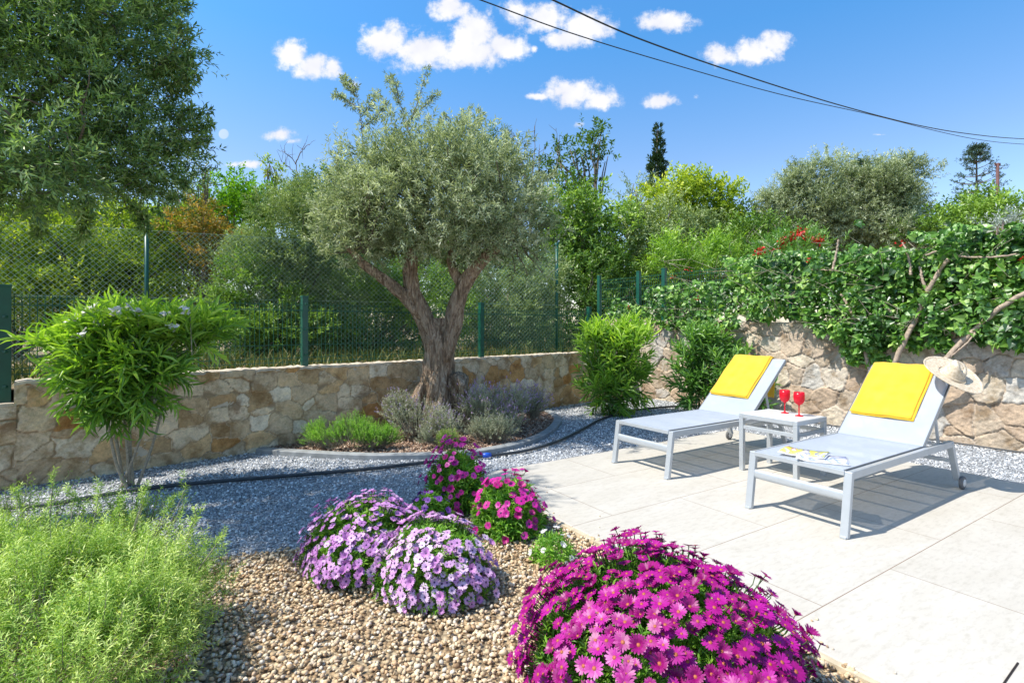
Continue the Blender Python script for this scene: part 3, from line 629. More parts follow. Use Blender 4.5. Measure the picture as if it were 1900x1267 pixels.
def make_lounger(loc, label):
    root = thing('sun_lounger', label, 'sun lounger', loc, math.atan2(AX[1], AX[0]), 'pair of grey sun loungers on the patio')
    for y in (0, -LW):
        mb = MB(); mb.beam((.055, y, LT - .022), (1.755, y, LT - .022), .036, .052); mb.build('side_rail', M_alu, root, True, .004)
        mb = MB(); mb.beam((0, y, .0), (.062, y, LT + .002), .034, .05, up=(0, 1, 0)); mb.box((.001, y, .008), (.058, .04, .016)); mb.build('leg', M_alu, root, True, .004)
        mb = MB(); mb.beam((1.735, y, LT - .01), (1.885, y, .075), .034, .045, up=(0, 1, 0)); mb.build('leg', M_alu, root, True, .004)
        s = 1 if y == 0 else -1
        prof = [(0, -.014), (.042, -.014), (.052, -.011), (.055, 0), (.052, .011), (.042, .014), (0, .014)]
        rot = np.array([[1, 0, 0], [0, 0, 1], [0, -1, 0]])
        mb = MB(); mb.lathe(prof, 28, 0, (1.895, y + s * .034, .055), rot)
        wh = mb.build('wheel', [M_rub, M_hub], root, True)
        mb = MB(); mb.lathe([(0, -.017), (.030, -.017), (.032, -.012), (.032, .012), (.030, .017), (0, .017)], 20, 0, (1.895, y + s * .034, .055), rot); mb.build('hub', M_hub, wh, True)
    # front stretcher, oval bar between the front legs
    mb = MB(); ys = np.linspace(-.01, -LW + .01, 4); th = np.arange(16) / 16 * 2 * np.pi
    for k in range(1):
        V = np.array([[[.040 + .016 * math.cos(t), y, .255 + .034 * math.sin(t)] for t in th] for y in ys]); i = np.arange(3)[:, None] * 16; j = np.arange(16); j2 = (j + 1) % 16
        mb.add(V.reshape(-1, 3), np.stack([i + j, i + j2, i + 16 + j2, i + 16 + j], -1).reshape(-1, 4), 0, True)
    mb.build('stretcher', M_alu, root, True)
    mb = MB(); mb.beam((1.80, -.02, .24), (1.80, -LW + .02, .24), .03, .03); mb.build('stretcher', M_alu, root, True, .003)
    for x in (.35, .66, .97, 1.26, 1.5):
        mb = MB(); mb.beam((x, -.01, LT - .038), (x, -LW + .01, LT - .038), .024, .024); mb.build('crossbar', M_alu, root, True, .003)
    # seat sling: sheet with rolled edges
    def slab(name, p0, u, L, y0, y1, nrm, m, th_=.006, sag=.006):
        mb = MB(); nx, ny = 14, 8; s = np.linspace(0, 1, nx); t = np.linspace(0, 1, ny); S, T_ = np.meshgrid(s, t, indexing='ij')
        h = -sag * np.sin(np.pi * T_) ** 1 * np.clip(np.sin(np.pi * S) * 2, 0, 1)
        top = np.array(p0) + S[..., None] * L * np.array(u) + np.stack([0 * S, y0 + (y1 - y0) * T_, 0 * S], -1) + h[..., None] * np.array(nrm)
        bot = top - np.array(nrm) * th_
        a = (np.arange(nx - 1)[:, None] * ny + np.arange(ny - 1)); F = np.stack([a, a + ny, a + ny + 1, a + 1], -1).reshape(-1, 4); o = nx * ny
        bd = [i * ny for i in range(nx)] + [(nx - 1) * ny + j for j in range(1, ny)] + [i * ny + ny - 1 for i in range(nx - 2, -1, -1)] + [j for j in range(ny - 2, 0, -1)]
        bd = np.array(bd); b2 = np.roll(bd, -1); side = np.stack([bd, b2, b2 + o, bd + o], -1)
        mb.add(np.concatenate([top.reshape(-1, 3), bot.reshape(-1, 3)]), [F[:, ::-1], F + o, side], 0, False); return mb.build(name, m, root, True)
    slab('seat_sling', (.045, 0, LT + .012), (1, 0, 0), BH - .045, -.028, -LW + .028, (0, 0, 1), M_sling)
    mb = MB(); mb.beam((.05, -.02, LT - .008), (.05, -LW + .02, LT - .008), .03, .03)
    for y in (-.022, -LW + .022): mb.beam((.05, y, LT + .006), (BH, y, LT + .006), .010, .012, 1)
    mb.build('seat_frame', [M_alu, M_edge], root, True, .002)
    u = np.array([math.cos(BA), 0, math.sin(BA)]); nb = np.array([-math.sin(BA), 0, math.cos(BA)]); h0 = np.array([BH, 0, LT + .004])
    slab('back_sling', h0 + nb * .012 + u * .0, u, BL, -.022, -LW + .022, nb, M_sling)
    mb = MB()
    for y in (-.030, -LW + .030): mb.beam(h0 + [0, y, 0] - nb * .008, h0 + u * (BL - .005) + [0, y, 0] - nb * .008, .026, .026, up=(0, 1, 0))
    mb.beam(h0 + u * (BL - .02) + [0, -.03, 0] - nb * .008, h0 + u * (BL - .02) + [0, -LW + .03, 0] - nb * .008, .026, .026)
    for y in (-.018, -LW + .018): mb.beam(h0 + [0, y, 0] + nb * .007, h0 + u * BL + [0, y, 0] + nb * .007, .006, .012, 1, up=(0, 1, 0))
    mb.build('back_frame', [M_alu, M_edge], root, True, .003)
    for y in (-.06, -LW + .06):
        mb = MB(); mb.beam(h0 + u * .42 + [0, y, 0] - nb * .02, (1.68, y, LT - .03), .018, .02, up=(0, 1, 0)); mb.build('prop', M_alu, root, True, .003)
    mb = MB(); mb.beam((1.68, -.02, LT - .03), (1.68, -LW + .02, LT - .03), .022, .022); mb.build('crossbar', M_alu, root, True, .003)
    return root
FL1 = np.array([1.014, 5.19, 0]); FL2 = np.array([1.763, 3.898, 0])
make_lounger(tuple(FL1), 'grey sun lounger farther from the camera, with a yellow towel and no hat')
make_lounger(tuple(FL2), 'grey sun lounger nearer the camera, with magazines on its foot end')
def towel_mat():
    m, nt, out = mat('yellow_terry'); t = N(nt, 'ShaderNodeTexCoord')
    n1 = N(nt, 'ShaderNodeTexNoise', {'Vector': t.outputs['Object'], 'Scale': 260.0, 'Detail': 3.0}); n2 = N(nt, 'ShaderNodeTexNoise', {'Vector': t.outputs['Object'], 'Scale': 7.0, 'Detail': 5.0})
    c = ramp(nt, n2.outputs[0], [(.3, (.82, .50, .03)), (.7, (.90, .60, .06))])
    bp = N(nt, 'ShaderNodeBump', {'Strength': .8, 'Distance': .003, 'Height': n1.outputs[0]})
    b = N(nt, 'ShaderNodeBsdfPrincipled', {'Base Color': c, 'Roughness': .95, 'Specular IOR Level': .1, 'Sheen Weight': .3, 'Normal': bp.outputs[0]})
    tl = N(nt, 'ShaderNodeBsdfTranslucent', {'Color': (.85, .5, .02, 1)}); mx = N(nt, 'ShaderNodeMixShader', {0: .18, 1: b.outputs[0], 2: tl.outputs[0]})
    nt.links.new(mx.outputs[0], out.inputs[0]); return m
M_towel = towel_mat()
def towel(FL, y0, y1, s0, hang, label, seed):
    rg = np.random.default_rng(seed); root = thing('towel', label, 'towel', tuple(FL), math.atan2(AX[1], AX[0]), 'yellow towels over the lounger backs')
    u = np.array([math.cos(BA), 0, math.sin(BA)]); nb = np.array([-math.sin(BA), 0, math.cos(BA)]); h0 = np.array([BH, 0, LT + .004])
    for layer in (0, 1):
        off = .019 + .010 * layer; sh = .006 * layer
        path = [h0 + u * (s0 + sh * 2 + (BL - s0) * t) + nb * off for t in np.linspace(0, 1, 16)]
        top = h0 + u * BL; rr = off + .012
        for a in np.linspace(.25, 1, 6): # round the top edge
            ang = a * (math.pi - (math.pi / 2 - BA) ); path.append(top - nb * .01 + nb * (rr * math.cos(ang)) + u * (rr * math.sin(ang)))
        e = path[-1]
        for t in np.linspace(.06, 1, 14): path.append(e + np.array([.012 * math.sin(t * 3), 0, -hang * t]))
        path = np.array(path); K = len(path); ny = 22; ys = np.linspace(0, 1, ny)
        V = np.zeros((K, ny, 3))
        for i in range(K):
            tt_ = max(0, (i - 21) / 14)
            sk = (.012 if layer else 0) + .012 * (i / K)
            V[i] = path[i]; V[i, :, 1] = y0 + sk + (y1 - y0 + (.006 if layer else 0)) * ys + tt_ * .01 * np.sin(ys * 9)
            V[i, :, 0] += tt_ * .022 * np.sin(ys * 14 + seed)
            w = .0045 * np.sin(ys * 9 + i * .42 + seed) * np.sin(i * .21 + seed) + .0022 * np.sin(ys * 23 - i * .5) - .004 * np.exp(-((ys - .5) / .02) ** 2)
            V[i] += nb * (w * (1 - tt_))[:, None]
        mb = MB(); a = (np.arange(K - 1)[:, None] * ny + np.arange(ny - 1)); F = np.stack([a, a + ny, a + ny + 1, a + 1], -1).reshape(-1, 4)
        mb.add(V.reshape(-1, 3), F[:, ::-1], 0, True); o = mb.build('folded_layer', M_towel, root, True)
        sm = o.modifiers.new('s', 'SOLIDIFY'); sm.thickness = .006; sm.offset = 0
towel(FL1, -.045, -.50, .24, .42, 'yellow towel over the back of the farther lounger', 2)
towel(FL2, -.050, -.515, .235, .34, 'yellow towel under the straw hat on the nearer lounger', 5)

# ================================================================ SIDE TABLE, GOBLETS
TA = np.array([2.137, 4.938, 0]); TH = .533
root = thing('side_table', 'grey metal side table with white top standing between the loungers', 'side table', tuple(TA), math.atan2(AX[1], AX[0]))
TLx, TLy = .49, .55
for x in (0.02, TLx - .02):
    for y in (-.02, -TLy + .02):
        mb = MB(); mb.box((x, y, (TH - .042) / 2), (.04, .04, TH - .042)); mb.build('leg', M_alu, root, True, .003)
def rect_frame(z, w, h, inset=0.0):
    mb = MB(); a = inset
    mb.box((TLx / 2, -w / 2 - a, z), (TLx - 2 * a, w, h)); mb.box((TLx / 2, -TLy + w / 2 + a, z), (TLx - 2 * a, w, h))
    mb.box((w / 2 + a, -TLy / 2, z), (w, TLy - 2 * w - 2 * a, h)); mb.box((TLx - w / 2 - a, -TLy / 2, z), (w, TLy - 2 * w - 2 * a, h)); return mb
rect_frame(TH - .021, .04, .04).build('top_frame', M_alu, root, True, .003)
mb = MB()
for y in (-.02, -TLy + .02): mb.box((TLx / 2, y, TH - .125), (TLx - .08, .03, .032))
for x in (.02, TLx - .02): mb.box((x, -TLy / 2, TH - .125), (.03, TLy - .08, .032))
mb.build('lower_rail', M_alu, root, True, .003)
mb = MB(); mb.box((TLx / 2, -TLy / 2, TH - .003), (TLx - .03, TLy - .03, .008)); mb.build('tabletop', simple('white_glass_top', (.74, .74, .72), .12), root, True, .002)
def goblet_mat():
    m, nt, out = mat('red_plastic_glass')
    b = N(nt, 'ShaderNodeBsdfPrincipled', {'Base Color': (.72, .02, .045, 1), 'Roughness': .22})
    tl = N(nt, 'ShaderNodeBsdfTranslucent', {'Color': (.95, .05, .08, 1)}); tr = N(nt, 'ShaderNodeBsdfTransparent', {'Color': (1, .12, .16, 1)})
    m1 = N(nt, 'ShaderNodeMixShader', {0: .4, 1: b.outputs[0], 2: tl.outputs[0]}); m2 = N(nt, 'ShaderNodeMixShader', {0: .15, 1: m1.outputs[0], 2: tr.outputs[0]}); nt.links.new(m2.outputs[0], out.inputs[0]); return m
M_gob = goblet_mat()
for (u, v), lb in (((1456, 766), 'red stemmed goblet on the white table, left and farther one'), ((1482.6, 771.5), 'red stemmed goblet on the white table, right and nearer one')):
    p = G(u, v, TH + .002); root = thing('goblet', lb, 'goblet', tuple(p), 0, 'red goblets on the side table')
    k = .93
    bowl = [(.0, .108), (.012, .109), (.030, .118), (.043, .138), (.049, .165), (.050, .19), (.047, .232), (.045, .232), (.047, .19), (.046, .165), (.040, .14), (.028, .122), (0, .114)]
    mb = MB(); mb.lathe([(r_ * k, z_ * k) for r_, z_ in bowl], 32); mb.build('bowl', M_gob, root, True)
    mb = MB(); mb.lathe([(r_ * k, z_ * k) for r_, z_ in [(0, 0), (.037, 0), (.038, .003), (.030, .006), (.010, .012), (.006, .022), (.0052, .06), (.006, .095), (.013, .110)]], 24); mb.build('stem', M_gob, root, True)

# ================================================================ MAGAZINES
def mag_mat(name, seed, stops):
    m, nt, out = mat(name); t = N(nt, 'ShaderNodeTexCoord'); mp = N(nt, 'ShaderNodeMapping', {'Vector': t.outputs['Object'], 'Location': (seed, seed * 2.0, 0), 'Scale': (9, 5, 1)})
    n = N(nt, 'ShaderNodeTexNoise', {'Vector': mp.outputs[0], 'Scale': 1.2, 'Detail': 2.5, 'Distortion': .8}); c = ramp(nt, n.outputs[0], stops, 'LINEAR')
    b = N(nt, 'ShaderNodeBsdfPrincipled', {'Base Color': c, 'Roughness': .25}); nt.links.new(b.outputs[0], out.inputs[0]); return m
M_page = simple('white_paper', (.82, .81, .80), .6)
def magazine(label, loc, rz, w, h, cov, curl, fan, zt=.009):
    root = thing('magazine', label, 'magazine', loc, rz, 'magazines on the nearer lounger')
    nx, ny = 18, 4; s = np.linspace(0, 1, nx)
    zc = zt + curl * np.clip(s - .55, 0, 1) ** 2 * 4 + .012 * np.exp(-((s - .05) / .08) ** 2)
    def surf(dz, name, m, grow=0):
        S, T_ = np.meshgrid(s, np.linspace(0, 1, ny), indexing='ij')
        V = np.stack([(S - .5) * (w + grow), (T_ - .5) * (h + grow), (zc[:, None] + dz) * np.ones_like(T_)], -1)
        a = (np.arange(nx - 1)[:, None] * ny + np.arange(ny - 1)); F = np.stack([a, a + ny, a + ny + 1, a + 1], -1).reshape(-1, 4)
        mb = MB(); mb.add(V.reshape(-1, 3), F, 0, True); o = mb.build(name, m, root, True); md_ = o.modifiers.new('s', 'SOLIDIFY'); return o, md_
    o, md_ = surf(0, 'cover', cov); md_.thickness = .0012
    o, md_ = surf(-.0012, 'pages', M_page, -.003); md_.thickness = .006
    for k in range(fan): # a few loose page leaves under the cover
        o, md_ = surf(-.008 - .001 * k, 'pages', M_page, .01 + .008 * k); md_.thickness = .0006
    return root
zs = LT + .014
p = G(1492, 845, zs); q = G(1525, 852, zs)
rzm = math.atan2(WX[1], WX[0])
magazine('magazine with white and blue cover, underneath, sticking out to the right', tuple(q + [0, 0, .002]), rzm + .50, .30, .21, mag_mat('cover_blue', 3.1, [(.3, (.75, .78, .85)), (.45, (.25, .30, .55)), (.55, (.7, .72, .8)), (.7, (.85, .84, .84))]), .002, 2, .009)
magazine('magazine with yellow and red printed cover lying on top of the other', tuple(p + [0, 0, .014]), rzm + .28, .28, .20, mag_mat('cover_yellow', 5.3, [(.32, (.85, .83, .80)), (.42, (.75, .20, .22)), (.47, (.88, .82, .10)), (.56, (.80, .78, .15)), (.60, (.20, .22, .40)), (.68, (.85, .84, .84))]), .010, 2, .010)

# ================================================================ STRAW HAT
def straw_mat():
    m, nt, out = mat('woven_straw'); t = N(nt, 'ShaderNodeTexCoord'); at = N(nt, 'ShaderNodeAttribute', attribute_name='rad')
    s = N(nt, 'ShaderNodeMath', {0: at.outputs['Fac'], 1: 760.0}, operation='MULTIPLY'); s2 = N(nt, 'ShaderNodeMath', {0: s.outputs[0]}, operation='SINE')
    n = N(nt, 'ShaderNodeTexNoise', {'Vector': t.outputs['Object'], 'Scale': 60.0, 'Detail': 4.0})
    h = N(nt, 'ShaderNodeMath', {0: s2.outputs[0], 1: n.outputs[0]}, operation='ADD')
    c = ramp(nt, n.outputs[0], [(.3, (.46, .36, .24)), (.5, (.62, .52, .38)), (.7, (.72, .63, .50))])
    bp = N(nt, 'ShaderNodeBump', {'Strength': .6, 'Distance': .002, 'Height': h.outputs[0]})
    b = N(nt, 'ShaderNodeBsdfPrincipled', {'Base Color': c, 'Roughness': .7, 'Normal': bp.outputs[0]}); nt.links.new(b.outputs[0], out.inputs[0]); return m
hn = unit(np.array([.16, -.60, .78])); hc = np.array([3.59, 4.30, .925]) + hn * .03
hx = unit(np.cross(hn, np.array([0, 0, 1.]))); hx = -hx if hx[0] < 0 else hx; hy = np.cross(hn, hx); Hm = np.stack([hx, hy, hn], 1)
root = thing('straw_hat', 'wide brimmed straw sun hat hooked on the corner of the nearer lounger back', 'hat', tuple(hc))
M_straw = straw_mat()
th = np.arange(64) / 64 * 2 * np.pi
def hatpart(rs_, zf, name, droop):
    V = np.array([[[r_ * math.cos(a), r_ * math.sin(a) * (1.0 if name == 'brim' else .9), zf(r_, a)] for a in th] for r_ in rs_]); K = len(rs_)
    i = np.arange(K - 1)[:, None] * 64; j = np.arange(64); j2 = (j + 1) % 64
    mb = MB(); mb.add(V.reshape(-1, 3) @ Hm.T, np.stack([i + j, i + j2, i + 64 + j2, i + 64 + j], -1).reshape(-1, 4), 0, True, rad=np.repeat(np.array(droop), 64))
    o = mb.build(name, M_straw, root, True); s = o.modifiers.new('s', 'SOLIDIFY'); s.thickness = .004; s.offset = 0
rb = np.linspace(.100, .218, 16)
hatpart(rb, lambda r_, a: .012 * math.sin(2 * a + .6) * (r_ / .24) ** 2 + .010 * ((r_ - .09) / .15) + (.008 if r_ > .21 else 0), 'brim', rb)
hr = [.100, .091, .085, .080, .075, .068, .059, .045, .029, .009]; hz = [0, .010, .028, .050, .074, .092, .104, .102, .090, .082]
zmap = dict(zip(hr, hz))
hatpart(hr, lambda r_, a: zmap[r_] * (1 + .28 * math.cos(a - 2.2) + .10 * math.cos(2 * a)) , 'crown', [.112 - z_ for z_ in hz])
mb = MB(); mb.tube([hc + Hm @ np.array([0.0935 * math.cos(a), 0.0935 * .9 * math.sin(a), .012]) for a in np.linspace(0, 2 * np.pi, 40)], .005, 6); mb.build('hat_band', simple('straw_cord', (.55, .45, .32), .8), root)

# ================================================================ HOSE AND CABLES
M_hose = simple('black_pipe', (.035, .04, .045), .45, noise=.3, scale=12)
hp = [(-150, 962), (0, 944), (99, 934), (180, 920), (276, 905), (400, 893), (500, 885), (600, 877), (690, 869), (776, 859), (850, 851), (900, 846), (974, 836), (1033, 819), (1080, 797), (1120, 776), (1182, 760), (1267, 753), (1330, 752)]
pts = spline(np.array([G(u, v, .0) for u, v in hp]), 120); pts[:, 2] = .0
root = thing('irrigation_pipe', 'black irrigation pipe lying across the grey gravel with blue joint', 'pipe', tuple(pts[40]))
mb = MB(); mb.tube(pts, .016, 10); mb.build('pipe', M_hose, root)
c = G(903, 846, 0.0); d1 = unit(G(920, 844) - G(890, 847)); mb = MB(); mb.tube([c - d1 * .045 + [0, 0, .01], c + [0, 0, .01], c + d1 * .045 + [0, 0, .01]], [.022, .028, .022], 14); mb.build('connector', simple('blue_plastic', (.02, .10, .55), .35), root)
# thin black edging strip by the tall wall
a = G(1545, 788); b = G(1900, 838); dd = unit(b - a); mb = MB()
pp_ = spline(np.array([a - dd * .3, a + dd * .5 + WRN * .02, a + dd * 1.2, b, b + dd * 1.5]) + WRN * .05, 40); pp_[:, 2] = 0; mb.tube(pp_, .010, 8)
tag(mb.build('drip_pipe', M_hose), 'thin black drip pipe along the foot of the tall stone wall', 'pipe')
M_cable = simple('black_cable', (.02, .022, .025), .5)
def cable(label, pl, r):
    pts = spline(np.array([P(u, v, D) for u, v, D in pl]), 60); mb = MB(); mb.tube(pts, r, 6)
    tag(mb.build('overhead_cable', M_cable), label, 'cable', 'overhead cables crossing the sky')
cable('upper overhead cable, running highest across the blue sky', [(900, -55, 9), (1020, -2, 10), (1180, 70, 11.5), (1380, 140, 14), (1560, 196, 17), (1700, 232, 20), (1800, 249, 23), (1900, 258, 27), (2050, 262, 33)], .018)
cable('lower overhead cable, left of the other at the top edge', [(760, -45, 9), (890, 0, 10), (1060, 62, 11.6), (1250, 120, 14), (1450, 176, 17), (1620, 214, 20.3), (1740, 244, 23), (1820, 260, 25), (1900, 268, 28), (2050, 276, 33)], .013)

# ================================================================ DAISY CLUMPS
def petal_mat(name, stops, rough=.55):
    m, nt, out = mat(name); at = N(nt, 'ShaderNodeAttribute', attribute_name='rnd'); k = len(stops)
    col = ramp(nt, at.outputs['Fac'], [(i / (k - 1), s) for i, s in enumerate(stops)])
    d = N(nt, 'ShaderNodeBsdfDiffuse', {'Color': col}); t = N(nt, 'ShaderNodeBsdfTranslucent', {'Color': col}); mx = N(nt, 'ShaderNodeMixShader', {0: .28, 1: d.outputs[0], 2: t.outputs[0]})
    g = N(nt, 'ShaderNodeBsdfGlossy', {'Roughness': .45}); mg = N(nt, 'ShaderNodeMixShader', {0: .04, 1: mx.outputs[0], 2: g.outputs[0]}); nt.links.new(mg.outputs[0], out.inputs[0]); return m
MP_mag = petal_mat('magenta_petal', [(.26, .003, .13), (.34, .005, .19), (.42, .008, .26), (.47, .012, .31)])
MP_mau = petal_mat('mauve_petal', [(.38, .13, .40), (.52, .22, .54), (.64, .34, .66), (.74, .50, .76)])
MP_mau2 = petal_mat('pale_mauve_petal', [(.50, .20, .50), (.62, .32, .62), (.72, .46, .72), (.82, .64, .82)])
MP_mg2 = petal_mat('crimson_petal', [(.40, .008, .16), (.54, .012, .26), (.62, .02, .34), (.66, .06, .42)])
MP_pur = petal_mat('violet_petal', [(.16, .04, .30), (.26, .06, .44), (.34, .10, .52)])
MP_wht = petal_mat('white_petal', [(.74, .70, .70), (.82, .80, .78), (.88, .87, .84)])
M_eye = simple('dark_flower_eye', (.05, .02, .09), .6); M_eyeo = simple('orange_flower_eye', (.35, .10, .03), .6)
def flower_geo(rad, npet, rg, cup, r0):
    """one daisy in local space, facing +Z, with short stalk"""
    V, F3, F4, rn, mi = [], [], [], [], []
    for k in range(npet):
        a = (k + rg.normal() * .12) / npet * 2 * np.pi; L = rad * rg.uniform(.85, 1.05); w = rad * .30 * rg.uniform(.85, 1.1) * 16 / npet ** 1.0 / 1.0 * .9
        ca, sa = math.cos(a), math.sin(a); dz = rg.normal() * .05
        prof = [(.13, .25, 0), (.5, 1.0, cup * .25 + dz * .3), (.85, .85, cup * .4 + dz * .8), (1.0, .0, cup * .42 + dz)]
        b = len(V)
        for (t, ww, z) in prof[:3]:
            for s in (-1, 1):
                x, y = L * t, s * ww * w * .5
                V.append((x * ca - y * sa, x * sa + y * ca, z * rad))
        V.append((L * ca, L * sa, prof[3][2] * rad))
        F4 += [(b, b + 2, b + 3, b + 1), (b + 2, b + 4, b + 5, b + 3)]; F3 += [(b + 4, b + 6, b + 5)]
        pr = np.clip(r0 + rg.normal() * .10, 0, 1); rn += [pr * .8, pr * .8, pr, pr, pr * 1.1, pr * 1.1, pr * 1.15]
    return np.array(V), np.array(F3), np.array(F4), np.clip(np.array(rn), 0, 1)
EYE = (np.array([[0, 0, .09]] + [[.20 * math.cos(a), .20 * math.sin(a), .045] for a in np.arange(7) / 7 * 6.2832] + [[.22 * math.cos(a), .22 * math.sin(a), -.02] for a in np.arange(7) / 7 * 6.2832]),
       np.array([[0, 1 + i, 1 + (i + 1) % 7] for i in range(7)]), np.array([[1 + i, 8 + i, 8 + (i + 1) % 7, 1 + (i + 1) % 7] for i in range(7)]))
def frame(n, spin):
    x = unit(np.cross(n, np.array([.3, .8, .1]))); y = np.cross(n, x); c, s = math.cos(spin), math.sin(spin); return np.stack([x * c + y * s, -x * s + y * c, n], 1)
def daisy_clump(label, base, rad, hgt, nfl, frad, mp, me_, seed, lean=(0, 0), leafL=.045, cover=(.0, 1.0), nsolo=100, nleaf=2600, npet=16, zmin=.12, spf=.92, sunlean=.32, part='flower', lm=None, fout=1.0):
    rg = np.random.default_rng(seed); base = np.array(base, float)
    root = thing('daisy_clump', label, 'flower clump', tuple(base), 0, 'African daisy clumps in the pebble bed')
    # foliage dome
    n = nleaf; d = unit(rg.normal(size=(n, 3))); d[:, 2] = np.abs(d[:, 2]); kk = .40 + .46 * rg.random(n) ** .5
    lump = 1 + .10 * noise3(d * 2.1 + seed, 1.6)
    Bp = d * (kk * lump)[:, None] * np.array([rad, rad, hgt]); mb = MB()
    leafy_twigs(mb, Bp, unit(d + np.array([0, 0, .7])), np.full(n, .05), 7, leafL, leafL * .24, 'lance', .3, .8, trnd=np.clip(.5 + .3 * noise3(Bp, 14) + rg.normal(size=n) * .15, 0, 1))
    mb.build('foliage', lm or L_daisy, root, True)
    # flower positions, even spread with minimum spacing
    cand = []; tries = 0; pts = np.zeros((0, 3)); nrm = []
    while len(cand) < nfl and tries < 60000:
        tries += 1
        dd = rg.normal(size=3); dd /= np.linalg.norm(dd); dd[2] = abs(dd[2])
        if dd[2] < zmin * rg.random() * 2: continue
        lp = 1 + .13 * noise3(dd * 2.1 + seed, 1.6)
        p = dd * np.array([rad, rad, hgt]) * lp * (rg.uniform(.93, 1.08) + .06 * rg.random() ** 6) * fout
        if noise3(p + seed, 9) < -.75: continue
        if len(pts) and np.min(np.sum((pts - p) ** 2, 1)) < (frad * (spf if tries < 20000 else spf * .75)) ** 2: continue
        pts = np.vstack([pts, p]); cand.append(p); nn = unit(dd / np.array([rad, rad, hgt])); nn = unit(nn * 1.0 + np.array(to_sun) * sunlean + rg.normal(size=3) * .16); nrm.append(nn)
    camv = np.array([0, 0, HC]) - base
    order = sorted(range(len(cand)), key=lambda i: (np.linalg.norm(camv - cand[i]) - .6 * max(0, float(unit(camv - cand[i]) @ unit(cand[i] / np.array([rad, rad, hgt]))))))
    protos = [flower_geo(frad, npet, rg, cu, r0) for r0, cu in ((.12, 1.3), (.3, .2), (.42, .35), (.55, -.15), (.68, .45), (.9, .3))]
    def addf(mb, g, M, p):
        V, F3, F4, rn = g; mb.add(V @ M.T + p, [F3, F4], 0, False, rnd=rn)
        mb.add(EYE[0] * frad @ M.T + p, [EYE[1], EYE[2]], 1, True, rnd=0)
        st = np.array([p, p - M[:, 2] * .03, p * .8 - np.array([0, 0, .02])]); mb.tube(st, .0022, 4, 2, caps=False, rnd=.5)
    from mathutils import Matrix
    pm = []
    for g in protos:
        mb = MB(); addf(mb, g, np.eye(3), np.zeros(3))
        pm.append(mb)
    first = {}
    for q, i in enumerate(order[:nsolo]):
        k = int(rg.integers(0, 6)); M = frame(nrm[i], rg.uniform(0, 6.28)) * rg.uniform(.66, 1.15)
        if k not in first: o = pm[k].build(part, [mp, me_, L_daisy], root, True); first[k] = o
        else: o = first[k].copy(); COL.objects.link(o); o.parent = root
        mt = Matrix([[*map(float, M[r]), float(cand[i][r])] for r in range(3)] + [[0, 0, 0, 1]]); o.matrix_local = mt
    rest = order[nsolo:]
    if rest:
        mb = MB()
        for i in rest: addf(mb, protos[int(rg.integers(0, 6))], frame(nrm[i], rg.uniform(0, 6.28)) * rg.uniform(.66, 1.15), cand[i])
        o = mb.build(part + 's', [mp, me_, L_daisy], root, True); o['kind'] = 'stuff'
    return root
daisy_clump('large magenta daisy clump at the front beside the patio edge', (.56, 2.02, -.02), .54, .46, 1180, .0300, MP_mag, M_eyeo, 11, nleaf=3000, leafL=.038, npet=17, spf=.74)
daisy_clump('mauve daisy clump, left one of the two pale clumps', (-.86, 3.02, -.02), .35, .355, 640, .0235, MP_mau, M_eye, 12, nleaf=2200, leafL=.034, npet=15)
daisy_clump('pale mauve daisy clump, right one of the two, nearer the camera', (-.40, 2.74, -.02), .30, .335, 520, .0245, MP_mau2, M_eye, 13, nleaf=2000, leafL=.034, npet=15)
daisy_clump('tall magenta daisy clump beside the blue pipe joint', (-.41, 3.98, -.02), .23, .42, 130, .029, MP_mg2, M_eye, 14, nleaf=1100, leafL=.055, zmin=.55, fout=1.16)
daisy_clump('small violet daisy clump in front of the tall magenta one', (-.56, 3.60, -.02), .13, .19, 24, .026, MP_pur, M_eye, 15, nleaf=420, leafL=.05, zmin=.5, fout=1.25)
daisy_clump('bushy magenta daisy clump at the patio corner', (-.03, 3.52, -.02), .23, .33, 100, .029, MP_mg2, M_eye, 16, nleaf=1000, leafL=.055, zmin=.45, fout=1.16)
daisy_clump('tiny white daisy plant among the pebbles', (.24, 3.06, -.02), .12, .13, 16, .022, MP_wht, M_eye, 17, nleaf=160, zmin=.4, leafL=.035, fout=1.3)

